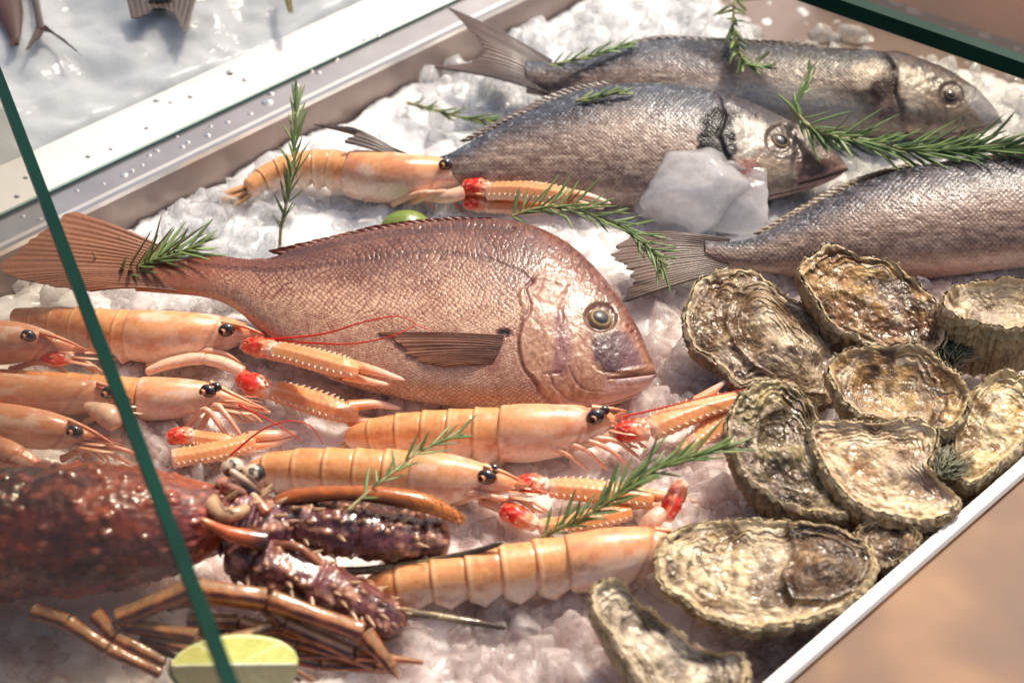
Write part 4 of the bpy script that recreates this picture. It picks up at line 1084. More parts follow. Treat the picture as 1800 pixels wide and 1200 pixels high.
    # feelers, blades and mouthparts at the front
    hx, hy, hz = car0[-1][0], car0[-1][1], car0[-1][2]; hr = max(q[3] for q in car0)
    if blades:
        mb = MB()
        for k in range(3):
            p = crom_even([(hx-10, hy+2+8*k, hz), (hx+18+rng.uniform(0, 8), hy+4+10*k, hz+0.002), (hx+38+rng.uniform(0, 14), hy+4+12*k, hz-0.001)], 16)
            base = at(p[:, 0], p[:, 1], p[:, 2]); T, S, Uv = frames(base, up); u = np.linspace(0, 1, 16)
            wv = np.sin(np.clip(0.2+u*0.8, 0, 1)*math.pi)**0.7*hr*0.15/ppm(base); f = np.linspace(-1, 1, 7)
            Pm = base[:, None]+S[:, None]*(wv[:, None]*f[None])[..., None]+Uv[:, None]*(0.0008*(1-f[None]**2))[..., None]
            mb.grid(Pm, mix(c(232, 150, 110), c(244, 204, 170), u[:, None]*f[None]*0+u[:, None]))
        mb.build('antenna_scale', M['shell'], root)
        for k in range(4):
            m2 = MB(); x0 = hx-hr*0.5+9*k; y0 = hy+hr*0.45
            leg(m2, [(x0, y0, hz*0.9), (x0+20+rng.uniform(0, 10), y0+2+rng.uniform(-4, 6), hz*0.9), (x0+40+rng.uniform(0, 12), y0+14+rng.uniform(0, 8), hz*0.6), (x0+50+rng.uniform(0, 10), y0+26, hz*0.4)], 4.5, 2.2, PALE, c(236, 180, 146))
            m2.build('mouthpart', M['shell'], root)
        mb = MB()
        for k in range(3): thread(mb, [(hx, hy+3*k, hz), (hx+30, hy-3+4*k, hz+0.002), (hx+58+8*k, hy-2+9*k, hz)], 0.0007, c(226, 140, 100), 24)
        mb.build('antennule', M['thread'], root)
    for pts in legs:
        m2 = MB(); leg(m2, pts, pts[0][3] if len(pts[0]) > 3 else 7, 3.0, c(238, 190, 160), c(232, 164, 132)); m2.build('walking_leg', M['shell'], root)
    for sg, fg, sd in claws: claw(root, sg, fg, sd)
    for pts in ants:
        mb = MB(); thread(mb, pts, 0.0008, c(206, 44, 20)); mb.build('antenna', M['thread'], root)
    return root
def L(*rows): return [tuple(r) for r in rows]
def autolegs(spec, seed):
    """legs folded forward below the carapace: rows (x, y, reach)"""
    rng = np.random.default_rng(seed); out = []
    for x, y, k in spec:
        out.append([(x, y, 0.010), (x+60*k, y-26*k+rng.uniform(-5, 5), 0.024), (x+110*k, y-20*k+rng.uniform(-5, 8), 0.022), (x+155*k, y+14*k+rng.uniform(-4, 10), 0.005)])
    return out

# behind the red bream, upper left
langoustine('orange langoustine behind the red bream pointing its claws at the grey bream',
    L((432, 334, .016, 15), (470, 312, .018, 22), (510, 299, .020, 27), (560, 295, .020, 31), (612, 302, .020, 35)),
    L((606, 303, .020, 39), (650, 310, .021, 45), (710, 314, .022, 44), (765, 309, .022, 33), (805, 312, .022, 17), (822, 316, .022, 9)), eye=(783, 289, .034), eye2=None, eye_r=10,
    tail=[([(446, 330, .014), (420, 342, .010), (390, 354, .006)], 13), ([(446, 334, .013), (424, 352, .008), (404, 364, .004)], 11), ([(446, 326, .015), (420, 332, .012), (394, 342, .008)], 11)],
    rost=L((790, 290, .030, 6), (830, 300, .030, 4), (868, 318, .028, 1)), legs=autolegs([(640, 350, .8), (690, 358, .8), (720, 358, .8)], 3),
    claws=[([('merus', L((745, 345, .014, 11), (785, 345, .02, 13), (818, 338, .022, 14))), ('carpus', L((812, 332, .022, 16), (838, 330, .024, 19), (866, 334, .022, 15))), ('palm', L((860, 336, .026, 15), (920, 336, .040, 21), (980, 342, .048, 18), (1000, 346, .050, 14)))],
            [L((985, 338, .050, 9), (1030, 344, .050, 7), (1074, 358, .046, 3)), L((980, 352, .046, 8), (1020, 358, .042, 6), (1062, 366, .036, 3))], 4),
           ([('carpus', L((815, 355, .014, 14), (838, 358, .015, 16), (862, 362, .013, 12))), ('palm', L((858, 362, .015, 12), (910, 364, .024, 15), (960, 366, .030, 12)))], [L((950, 362, .030, 7), (990, 366, .030, 5), (1020, 370, .026, 2))], 5)], seed=11)

# the long one under the red bream's chin
langoustine('large peach langoustine lying along the belly of the red bream',
    L((606, 772, .008, 13), (640, 764, .014, 23), (690, 760, .018, 31), (740, 759, .019, 36), (790, 760, .020, 40), (850, 761, .021, 44), (880, 761, .021, 46)),
    L((872, 761, .022, 49), (920, 761, .023, 52), (970, 757, .023, 48), (1020, 750, .023, 38), (1060, 742, .023, 22), (1082, 738, .023, 10)), eye=(1047, 732, .034), eye2=(1061, 722, .034), eye_r=14,
    rost=L((1040, 716, .036, 7), (1075, 718, .035, 4), (1102, 722, .033, 1)), tail=[([(628, 768, .010), (612, 778, .006), (600, 786, .004)], 12)],
    legs=autolegs([(880, 806, 1), (915, 806, 1), (950, 800, 1.05), (985, 792, .9)], 7),
    claws=[([('merus', L((1020, 780, .012, 12), (1060, 768, .018, 13), (1085, 760, .02, 14))), ('carpus', L((1078, 760, .02, 17), (1108, 757, .022, 22), (1142, 757, .02, 17))), ('palm', L((1138, 757, .02, 17), (1180, 738, .022, 23), (1240, 716, .022, 21), (1300, 700, .022, 17), (1330, 692, .022, 13)))],
            [L((1222, 704, .022, 8), (1250, 688, .024, 7), (1278, 668, .028, 3))], 14),
           ([('palm', L((1196, 800, .010, 12), (1230, 770, .012, 18), (1280, 730, .014, 20), (1320, 700, .014, 14)))], [], 15)],
    ants=[[(1085, 735, .025), (1150, 720, .030), (1230, 700, .032), (1310, 684, .034)]], seed=21)

# the one in front of it
langoustine('peach langoustine with sprig of rosemary lying across its tail',
    L((425, 856, .004, 14), (465, 828, .012, 27), (520, 826, .016, 36), (580, 828, .018, 40), (640, 831, .019, 42), (700, 834, .020, 43), (730, 836, .020, 44)),
    L((722, 836, .021, 45), (760, 840, .022, 47), (800, 842, .022, 43), (840, 844, .022, 33), (880, 850, .021, 20), (905, 854, .020, 10)), eye=(856, 838, .034), eye2=(868, 824, .034), eye_r=14,
    rost=L((850, 818, .036, 7), (890, 832, .033, 4), (930, 852, .028, 1)), tail=[([(452, 838, .010), (415, 858, .008), (372, 880, .004)], 17), ([(455, 846, .008), (428, 866, .006), (400, 886, .003)], 14)],
    legs=autolegs([(745, 880, .75), (775, 882, .8), (800, 884, .75)], 9),
    claws=[([('carpus', L((905, 852, .018, 14), (930, 850, .020, 20), (966, 856, .018, 14))), ('palm', L((962, 856, .018, 14), (1020, 860, .018, 22), (1090, 868, .017, 22), (1150, 876, .014, 17)))],
            [L((1140, 868, .015, 10), (1180, 874, .012, 8), (1230, 882, .008, 3)), L((1130, 886, .012, 9), (1170, 890, .009, 7), (1205, 896, .005, 3))], 24),
           ([('merus', L((845, 880, .008, 10), (868, 886, .012, 12), (886, 894, .014, 12))), ('carpus', L((880, 894, .014, 15), (908, 906, .015, 20), (946, 924, .010, 12))), ('palm', L((944, 926, .010, 11), (1000, 920, .012, 17), (1060, 908, .012, 20), (1110, 896, .011, 16)))],
            [L((1100, 890, .011, 9), (1140, 884, .009, 7), (1180, 880, .006, 3))], 25)], seed=31)

# the nearest one, tail towards the lobster
langoustine('nearest orange langoustine with its head tucked under an oyster shell',
    L((640, 1036, .012, 20), (690, 1030, .018, 34), (750, 1022, .021, 38), (820, 1013, .023, 43), (890, 1004, .024, 46), (960, 995, .024, 48), (1000, 990, .024, 49)),
    L((990, 992, .025, 52), (1040, 985, .026, 54), (1090, 976, .026, 51), (1140, 966, .026, 40), (1180, 955, .025, 24), (1200, 950, .024, 12)), roll=32, eye=(1182, 948, .036), eye_r=13,
    rost=L((1150, 930, .036, 7), (1190, 934, .034, 4), (1216, 942, .030, 1)), tail=[([(660, 1040, .014), (640, 1050, .008), (628, 1062, .004)], 16)], legs=(), blades=False,
    claws=[([('merus', L((1128, 930, .030, 11), (1146, 915, .034, 17), (1166, 896, .036, 13))), ('carpus', L((1168, 915, .030, 13), (1184, 880, .034, 18), (1200, 846, .032, 12)))], [], 34)], seed=41)

# in front of the bream's tail, half behind the glass edge
langoustine('langoustine with long red antennae reaching over the red bream, body behind the glass edge',
    L((20, 556, .012, 14), (70, 562, .016, 22), (130, 572, .020, 32), (190, 582, .022, 38), (248, 590, .023, 43)),
    L((222, 588, .023, 44), (270, 592, .024, 47), (330, 592, .024, 44), (380, 588, .024, 34), (420, 586, .023, 21), (446, 588, .022, 10)), eye=(398, 580, .035), eye_r=12,
    rost=L((390, 566, .034, 7), (430, 574, .032, 4), (466, 588, .028, 1)), legs=autolegs([(260, 640, .9), (300, 640, .9)], 12),
    claws=[([('carpus', L((430, 606, .024, 14), (455, 610, .030, 20), (492, 618, .036, 15))), ('palm', L((486, 616, .034, 16), (540, 628, .050, 21), (600, 644, .054, 20), (630, 652, .050, 15)))],
            [L((612, 640, .052, 11), (660, 652, .044, 8), (712, 668, .034, 3)), L((600, 658, .046, 10), (640, 668, .036, 7), (684, 676, .026, 3))], 44),
           ([('merus', L((255, 655, .016, 8), (290, 641, .021, 11), (330, 632, .023, 12), (364, 630, .024, 12))), ('merus', L((358, 630, .024, 11), (392, 638, .023, 12), (430, 656, .020, 12))), ('carpus', L((420, 660, .020, 15), (446, 676, .021, 22), (482, 688, .018, 15))), ('palm', L((476, 684, .018, 15), (530, 700, .018, 23), (590, 720, .017, 22), (630, 732, .014, 15)))],
            [L((612, 714, .016, 11), (660, 710, .013, 8), (706, 718, .008, 3)), L((612, 738, .012, 11), (650, 742, .009, 8), (692, 738, .005, 3))], 45)],
    ants=[[(440, 598, .026), (560, 588, .046), (640, 566, .066), (700, 556, .070), (736, 572, .066), (760, 582, .064)], [(440, 596, .026), (540, 602, .040), (620, 604, .060), (690, 590, .068), (730, 572, .070)]], seed=51)

langoustine('langoustine with shiny black eye pressed against the glass edge below its neighbour with long antennae',
    L((-10, 668, .012, 20), (60, 676, .016, 24), (130, 686, .018, 30), (200, 696, .020, 34), (250, 700, .021, 36)),
    L((240, 700, .021, 38), (285, 701, .022, 39), (330, 698, .022, 33), (365, 696, .022, 24), (395, 700, .021, 12)), eye=(366, 687, .036), eye2=(380, 680, .037), eye_r=12,
    rost=L((370, 672, .034, 6), (410, 692, .030, 4), (476, 724, .022, 1)), legs=[[(350, 760, .010), (378, 704, .032), (406, 740, .026), (440, 790, .010)], [(330, 750, .010), (360, 712, .032), (392, 756, .02), (420, 792, .008)]],
    claws=[([('carpus', L((292, 772, .016, 13), (315, 766, .017, 17), (342, 766, .015, 13))), ('palm', L((338, 768, .015, 13), (390, 776, .015, 18), (430, 790, .012, 14)))], [], 54),
           ([('palm', L((300, 806, .012, 15), (380, 792, .014, 20), (450, 774, .014, 18)))], [L((436, 768, .014, 10), (480, 764, .012, 9), (524, 760, .008, 4)), L((436, 786, .010, 9), (480, 778, .008, 7), (518, 768, .005, 3))], 55)],
    ants=[[(420, 712, .026), (480, 742, .030), (530, 774, .018)], [(405, 800, .02), (460, 756, .034), (510, 740, .040), (545, 748, .034), (568, 780, .012)]], seed=61)

langoustine('dull langoustine at the left edge seen through the glass, topmost head of the pile',
    L((-120, 600, .030, 30), (-60, 602, .030, 36), (-20, 604, .030, 38)), L((-28, 604, .030, 40), (20, 602, .032, 38), (60, 604, .032, 31), (100, 610, .030, 20), (130, 616, .028, 10)), eye=(50, 590, .046), eye_r=11,
    rost=L((70, 584, .044, 6), (110, 596, .040, 4), (152, 614, .034, 1)), claws=[([('carpus', L((70, 622, .026, 12), (100, 630, .028, 15), (134, 628, .026, 10)))], [], 64)], legs=autolegs([(20, 650, .7)], 5), seed=71, tone=0.6)
langoustine('langoustine with its eye just left of the green edge, second head of the pile',
    L((-140, 690, .024, 30), (-70, 690, .024, 34), (-10, 690, .024, 36)), L((-18, 690, .024, 37), (50, 694, .026, 36), (120, 696, .026, 34), (170, 696, .026, 26), (205, 700, .024, 12)), eye=(192, 690, .040), eye_r=12,
    rost=L((170, 672, .038, 6), (205, 684, .034, 4), (236, 704, .028, 1)), legs=autolegs([(150, 740, .6)], 6), seed=81, tone=0.5)
langoustine('langoustine at the left edge above the lobster shell, third head of the pile',
    L((-120, 730, .028, 30), (-60, 736, .028, 34), (-10, 742, .028, 36)), L((-18, 742, .028, 37), (30, 748, .030, 37), (80, 756, .030, 35), (120, 762, .028, 27), (150, 768, .026, 12)), eye=(132, 758, .042), eye_r=12,
    rost=L((120, 738, .040, 6), (160, 756, .034, 4), (200, 780, .028, 1)), claws=[([('merus', L((150, 712, .03, 8), (190, 730, .036, 22), (206, 752, .032, 14)))], [], 94)], legs=autolegs([(110, 806, .8), (150, 800, .7)], 8), seed=91, tone=0.5)
langoustine('langoustine lying on the lobster shell at the left edge, lowest of the pile',
    L((-160, 790, .036, 30), (-110, 792, .036, 34), (-60, 794, .036, 36)), L((-68, 794, .036, 37), (-20, 798, .036, 36), (20, 806, .036, 30), (60, 820, .034, 18), (80, 828, .032, 8)), blades=False, legs=autolegs([(60, 850, .6)], 8), seed=95, tone=0.6)
# ------------------------------------------------------------------ oysters
def oyster(name_label, rim, focus, z, kx, ky, depth, dish, seed, inset=0.35, rings=9, dark=0.0, pale=0.0, umbo=None, lump=1.0, ribs=0.0, cap=None, sidecol=None, pal=((142, 108, 66), (220, 198, 154), (70, 48, 26)), cast_shade=None):
    """rim: closed picture outline of the upper edge; dish > 0 hollow, < 0 domed; depth of the cup below in metres"""
    rng = np.random.default_rng(seed)
    nt_, nr, nw = 520, 170, 70
    R = crom(rim, nt_*3, closed=True)
    Ld = np.concatenate([[0], np.cumsum(np.linalg.norm(np.diff(np.vstack([R, R[:1]]), axis=0), axis=1))])
    tt = np.linspace(0, Ld[-1], nt_, endpoint=False); RR = np.vstack([R, R[:1]])
    R = np.stack([np.interp(tt, Ld, RR[:, 0]), np.interp(tt, Ld, RR[:, 1])], 1)
    cpx = R.mean(0); C0 = at(cpx[0], cpx[1], z); o = (float(C0[0]), float(C0[1]))
    W = at(R[:, 0], R[:, 1], z, kx, ky, o); F0 = at(focus[0], focus[1], z, kx, ky, o)
    N = norm(A([-kx, -ky, 1.0]))
    Rm = float(np.mean(np.linalg.norm(W-F0, axis=1)))
    th = np.linspace(0, 2*math.pi, nt_, endpoint=False); ct, st = np.cos(th), np.sin(th)
    r = np.linspace(0.0, 1, nr)**0.9
    RG, TH = np.meshgrid(r, th)                       # (nt, nr)
    P = F0+(W-F0)[:, None]*RG[..., None]
    dist = np.linalg.norm(P-F0, axis=-1)/Rm
    x, y = P[..., 0]*1000, P[..., 1]*1000            # millimetres
    so = seed*13.7
    warp = (fbm(x/14+so, y/14, 0, 3, seed)-0.5)
    ring = RG**1.7*rings*0.75+warp*3.4+0.3*np.sin(TH*2+seed)
    fr = ring-np.floor(ring); lay = _hash(np.floor(ring).astype(int), np.floor(ring).astype(int)*0, np.floor(ring).astype(int)*0, seed)
    edgew = ss(0.25, 0.95, RG)
    lumps = fbm(x/15+so, y/15, 0, 4, seed+1, 0.42)-0.5
    mid = fbm(x/5.5+so, y/5.5, 0, 3, seed+2)-0.5
    fineN = fbm(x/1.5, y/1.5, 0, 3, seed+3)-0.5
    rad = fbm(ct[:, None]*7+so, st[:, None]*7, RG*2.5, 3, seed+4)-0.5
    H = -dish*(1-RG**2.0)*(1+0.5*lumps)
    H = H+lump*(0.0105*lumps*(1-0.45*RG**3)+0.0019*mid*(0.5+RG))+0.0004*fineN
    ridge = (1-fr)**1.6
    gate = ss(0.35, 0.6, fbm(x/20+so, y/20, 4.0, 2, seed+19)+0.25*edgew-0.1)
    H = H+(0.0002+0.0013*edgew)*(ridge-0.4)*(0.3+lay)*gate+0.0012*rad*edgew
    H = H+0.0022*ss(0.90, 0.99, RG)*(0.5+fbm(ct[:, None]*5+so, st[:, None]*5, 0, 2, seed+8)+0*RG)
    if ribs: H = H+ribs*np.sin(TH*26+rad*8)*RG*RG
    frill = (fbm(ct*14+so, st*14, 0, 3, seed+5)-0.5)
    wob = 1+0.05*frill[:, None]*RG**6
    P = F0+(P-F0)*wob[..., None]
    capm = np.zeros(RG.shape)
    if cap is not None:                               # smaller, higher upper valve; on one oyster the outline of a painted shadow
        cpt = A(cap); q = at(cpt[:, 0], cpt[:, 1], z, kx, ky, o)
        sd = sdf(P[..., 0], P[..., 1], [tuple(v_) for v_ in q[:, :2]])+(warp*0.004)
        capm = ss(-0.0012, 0.0012, sd)
        H = H*(1-0.3*capm)+capm*(0.0032+0.0028*np.clip(sd/0.02, 0, 1))+0.0016*np.exp(-((sd/0.0022)**2))
        ring2 = sd/0.0042+warp*1.6; f2 = ring2-np.floor(ring2); H = H+capm*0.0009*(f2**1.5)
        fr = np.where(capm > 0.5, 1-f2, fr)
    edge_h = H[:, -1:]
    T = P+H[..., None]*N
    tone = np.clip(0.42+2.0*lumps+0.6*mid+0.4*rad+pale*0.4, 0, 1)
    conc = fbm(ct[:, None]*2.2+so, st[:, None]*2.2, RG*13+warp*3.0, 3, seed+41)
    conc2 = fbm(ct[:, None]*1.5+so, st[:, None]*1.5, RG*26+warp*5.0, 2, seed+43)
    broad = fbm(x/26+so, y/26, 1.0, 3, seed+45)
    C = mix(c(*pal[0]), c(*pal[1]), np.clip(tone*0.75+1.6*(broad-0.45), 0, 1))
    C = mix(C, c(240, 228, 204), ss(0.58, 0.74, conc+0.10*pale)*0.65)
    C = mix(C, c(172, 156, 146), ss(0.55, 0.72, fbm(x/20+so, y/20, 9.0, 3, seed+12))*0.55)
    C = mix(C, c(*pal[2]), ss(0.56-0.08*dark, 0.70-0.06*dark, broad*0.4+fbm(x/14+so, y/14, 3.0, 3, seed+13, 0.4)*0.6-0.22*lumps)*0.85)
    C = mix(C, c(*pal[2])*1.2, ss(0.57, 0.66, conc2)*0.55*ss(0.1, 0.5, RG))
    if cast_shade is not None: C = mix(C, C*A(c(*cast_shade))[None, None]*(1.0+1.6*(broad[..., None]-0.3)), capm*(0.35+0.9*np.clip(conc, 0, 0.7)))  # shadow of the neighbouring oyster painted into the shell colour
    C = mix(C, c(56, 40, 26), ss(0.16, 0.0, fr)*(0.25+0.4*lay)*(0.2+0.8*edgew)*0.85*gate)
    C = mix(C, c(234, 218, 184), ss(0.12, 0.3, fr)*ss(0.5, 0.3, fr)*0.35*edgew*gate)
    C = mix(C, c(226, 206, 164), ss(0.93, 0.985, RG)*0.75)
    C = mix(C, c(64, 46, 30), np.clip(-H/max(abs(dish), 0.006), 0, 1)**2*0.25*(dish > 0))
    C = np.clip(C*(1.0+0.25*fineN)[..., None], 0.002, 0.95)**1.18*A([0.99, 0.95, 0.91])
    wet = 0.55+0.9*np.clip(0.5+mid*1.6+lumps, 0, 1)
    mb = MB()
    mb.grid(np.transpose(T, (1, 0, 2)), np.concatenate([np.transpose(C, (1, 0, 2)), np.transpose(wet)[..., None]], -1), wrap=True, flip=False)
    # lower valve: from the rim down and in
    wv = np.linspace(0, 1, nw)
    WG, TH2 = np.meshgrid(wv, th)
    top = T[:, -1]; dirn = top-F0; dirn[:, 2] = 0; dl = np.linalg.norm(dirn, axis=1, keepdims=True); dirn = dirn/dl
    lay2 = WG*7+(fbm(ct[:, None]*5+so, st[:, None]*5, WG*2, 3, seed+21)-0.5)*2.6; f2 = lay2-np.floor(lay2)
    rb = fbm(ct[:, None]*16+so, st[:, None]*16, WG*1.2, 3, seed+22)-0.5
    offs = 0.0022*np.sin(np.clip(WG*5, 0, math.pi))-inset*dl*WG**1.8+0.0028*(f2**2)*(1-WG*0.4)+0.0022*rb*ss(0, 0.25, WG)
    dz = -0.85*depth*WG*(1+0.25*(fbm(ct[:, None]*2+so, st[:, None]*2, 0, 2, seed+23)-0.5))
    Wl = top[:, None]+dirn[:, None]*offs[..., None]+dz[..., None]*A([0, 0, 1.0])
    sc_ = A(sidecol) if sidecol is not None else c(120, 92, 62)
    t2 = np.clip(0.45+1.3*(fbm(ct[:, None]*9+so, st[:, None]*9, WG*4, 4, seed+24)-0.5)+0.8*rb+0.35*(f2-0.5), 0, 1)
    C2 = mix(sc_*0.45, mix(sc_*1.35, c(206, 182, 140), 0.4), t2); C2 = mix(C2, c(226, 206, 164), ss(0.10, 0.0, WG)*0.75); C2 = mix(C2, c(50, 36, 26), ss(0.25, 0.0, f2)*0.55)
    mb.grid(np.transpose(Wl, (1, 0, 2)), np.concatenate([np.transpose(C2, (1, 0, 2)), np.full((nw, nt_, 1), 0.9)], -1), wrap=True)
    ob = mb.build('oyster', M['oyster'], None, loc=(F0[0], F0[1], 0.0))
    return tag(ob, name_label, 'oyster', 'oysters heaped on the ice')

oyster('elongated brown oyster with a darker lined upper valve, nearest to the red bream snout',
       [(1227, 500), (1280, 477), (1327, 480), (1360, 507), (1387, 527), (1413, 543), (1440, 578), (1462, 613), (1467, 640), (1462, 680), (1450, 705), (1425, 708), (1396, 690), (1343, 672), (1302, 678), (1276, 655), (1250, 630), (1224, 612), (1208, 583), (1206, 552), (1214, 526)],
       (1330, 590), 0.036, -0.10, 0.22, 0.034, -0.004, 101, pal=((132, 104, 72), (206, 188, 158), (84, 60, 38)), inset=0.45, rings=8, dark=0.25, cap=[(1340, 503), (1300, 516), (1276, 540), (1272, 572), (1288, 612), (1320, 648), (1360, 676), (1410, 700), (1448, 702), (1466, 650), (1455, 606), (1420, 560), (1385, 528)], sidecol=c(112, 84, 56))
oyster('tall brown speckled oyster standing farthest back against the speckled grey bream',
       [(1406, 474), (1433, 446), (1457, 433), (1483, 436), (1507, 450), (1537, 457), (1567, 463), (1613, 500), (1640, 530), (1657, 562), (1660, 590), (1640, 615), (1560, 612), (1500, 588), (1458, 562), (1440, 535), (1418, 505)],
       (1530, 540), 0.058, 0.0, 0.32, 0.055, 0.002, 102, pal=((138, 96, 48), (212, 178, 122), (72, 44, 18)), inset=0.5, rings=9, dark=0.45, sidecol=c(104, 74, 42))
oyster('pale deep cup oyster with ribbed side at the right edge of the heap',
       [(1657, 540), (1672, 515), (1705, 500), (1760, 495), (1820, 497), (1870, 515), (1880, 545), (1840, 572), (1790, 580), (1730, 574), (1685, 560)],
       (1765, 535), 0.066, 0.0, 0.05, 0.062, 0.013, 103, pal=((186, 166, 128), (238, 226, 200), (120, 96, 66)), inset=0.35, rings=5, pale=0.8, ribs=0.0006, sidecol=c(176, 152, 112))
oyster('hollow brown oyster shell opening towards the front in the middle of the heap',
       [(1457, 650), (1467, 632), (1493, 618), (1525, 612), (1577, 609), (1630, 613), (1650, 630), (1682, 660), (1702, 690), (1695, 722), (1673, 750), (1633, 753), (1567, 742), (1513, 728), (1483, 700), (1466, 677)],
       (1590, 690), 0.052, 0.0, 0.22, 0.045, 0.012, 104, pal=((156, 118, 66), (226, 196, 140), (70, 42, 18)), inset=0.4, rings=8, dark=0.3, sidecol=c(150, 124, 86))
oyster('yellowish white oyster shell half cut off by the right edge above the white rim',
       [(1752, 655), (1775, 652), (1808, 672), (1830, 705), (1824, 745), (1786, 788), (1750, 822), (1716, 848), (1692, 844), (1680, 805), (1682, 760), (1700, 712), (1728, 674)],
       (1758, 750), 0.040, 0.05, 0.25, 0.036, 0.003, 105, pal=((196, 166, 104), (240, 222, 176), (140, 108, 62)), inset=0.35, rings=8, pale=0.9, sidecol=c(190, 166, 120))
oyster('dark wet glossy oyster leaning beside the rosemary sprig and langoustine claws',
       [(1372, 673), (1400, 682), (1420, 702), (1436, 735), (1445, 775), (1458, 815), (1475, 858), (1490, 888), (1484, 904), (1448, 902), (1405, 892), (1350, 866), (1312, 836), (1290, 800), (1280, 762), (1286, 724), (1306, 694), (1338, 676)],
       (1380, 790), 0.046, -0.15, 0.25, 0.044, 0.004, 106, pal=((110, 90, 54), (200, 184, 140), (46, 36, 22)), inset=0.35, rings=9, dark=0.7, lump=1.3, sidecol=c(104, 80, 52))
oyster('cream layered oyster in front touching the white rim of the counter',
       [(1433, 745), (1480, 740), (1530, 745), (1570, 741), (1605, 741), (1640, 758), (1640, 790), (1628, 820), (1655, 850), (1684, 880), (1660, 904), (1630, 915), (1590, 912), (1545, 902), (1505, 884), (1470, 850), (1448, 815), (1430, 778)],
       (1540, 810), 0.046, 0.0, 0.28, 0.040, 0.004, 107, pal=((188, 150, 108), (240, 220, 184), (120, 82, 52)), inset=0.35, rings=10, pale=0.55, sidecol=c(164, 134, 94))
oyster('long flat oyster with painted brown cast shadow lying by itself at the bottom right',
       [(1160, 965), (1190, 934), (1255, 920), (1330, 919), (1420, 926), (1488, 944), (1524, 966), (1534, 1000), (1518, 1035), (1470, 1070), (1395, 1096), (1330, 1102), (1270, 1092), (1212, 1064), (1172, 1034), (1158, 1000)],
       (1380, 1000), 0.034, -0.05, 0.10, 0.030, 0.001, 108, pal=((172, 148, 108), (238, 222, 188), (98, 74, 50)), inset=0.4, rings=7, dark=0.35, pale=0.3, cap=[(1380, 924), (1450, 934), (1515, 956), (1536, 1000), (1512, 1040), (1455, 1062), (1390, 1058), (1372, 1016), (1392, 970)], cast_shade=(116, 88, 58), sidecol=c(150, 124, 84))
oyster('half open curved oyster at the bottom edge, nearest of all',
       [(1046, 1035), (1074, 1020), (1102, 1030), (1122, 1058), (1162, 1088), (1205, 1126), (1255, 1148), (1296, 1150), (1312, 1178), (1292, 1222), (1220, 1244), (1150, 1222), (1108, 1170), (1070, 1110), (1044, 1070)],
       (1170, 1145), 0.046, -0.1, 0.2, 0.044, 0.007, 109, pal=((150, 136, 112), (234, 222, 200), (92, 72, 50)), inset=0.25, rings=7, dark=0.2, pale=0.4, sidecol=c(124, 98, 66))
oyster('small dark oyster wedged under the others beside the white rim',
       [(1508, 935), (1540, 918), (1590, 920), (1612, 938), (1600, 965), (1570, 985), (1535, 985), (1512, 965)],
       (1555, 950), 0.030, 0.1, 0.2, 0.030, 0.003, 110, pal=((104, 76, 50), (170, 140, 100), (52, 36, 24)), inset=0.3, rings=6, dark=0.8, sidecol=c(100, 72, 46))

# ------------------------------------------------------------------ spiny lobster
RB_, PUR, OR_ = c(104, 40, 26), c(92, 52, 74), c(190, 100, 44)
P, r = pxpath([(-190, 950, .050, 118), (-60, 938, .052, 128), (60, 932, .054, 132), (170, 928, .055, 128), (260, 922, .054, 112), (330, 915, .052, 88), (385, 905, .050, 62), (412, 900, .048, 44)], 300)
lob = thing('spiny_lobster', 'big dark red spiny lobster lying behind the slanting green glass edge at lower left', 'lobster', (*P[150][:2], 0.0))
def dl_(U, G):
    d_, v_ = cells(U*15, G*3.4, 0, 61); d2_, v2_ = cells(U*34, G*8, 0, 64)
    sp_ = np.clip(1-d_/0.30, 0, 1)*(v_ > 0.35)
    return 1+0.065*sp_**0.8+0.014*np.clip(1-d2_/0.6, 0, 1)+0.07*(fbm(U*7, G*1.6, 0, 4, 62)-0.5)-0.05*np.exp(-(((U-0.45+0.05*np.cos(G))/0.02)**2))
Q, U, G = tube(P, r*1.0, r*0.86, 200, up=(0, 0.42, 0.9), disp=dl_)
d_, v_ = cells(U*15, G*3.4, 0, 61); n_ = fbm(U*9, G*2, 0, 5, 66); n2 = fbm(U*34, G*8, 0, 4, 67)
C = mix(c(62, 20, 12), c(150, 62, 30), np.clip(0.5+2.0*(n_-0.5)+1.2*(n2-0.5), 0, 1)); C = mix(C, c(104, 46, 44), ss(0.5, 0.72, fbm(U*6+9, G*2, 0, 4, 69))*0.75)
C = mix(C, c(186, 104, 72), np.clip(1-d_/0.22, 0, 1)*(v_ > 0.35)*0.8); C = mix(C, c(182, 92, 74), ss(0.62, 0.75, n2)*0.6)
C = mix(C, c(176, 84, 40), ss(0.75, 1.0, np.sin(G))*ss(0.3, 0.6, n_)*0.5)
mb = MB(); mb.grid(Q, np.concatenate([C, 0.6+0.6*n2[..., None]], -1), wrap=True); mb.build('carapace', M['lobster'], lob)

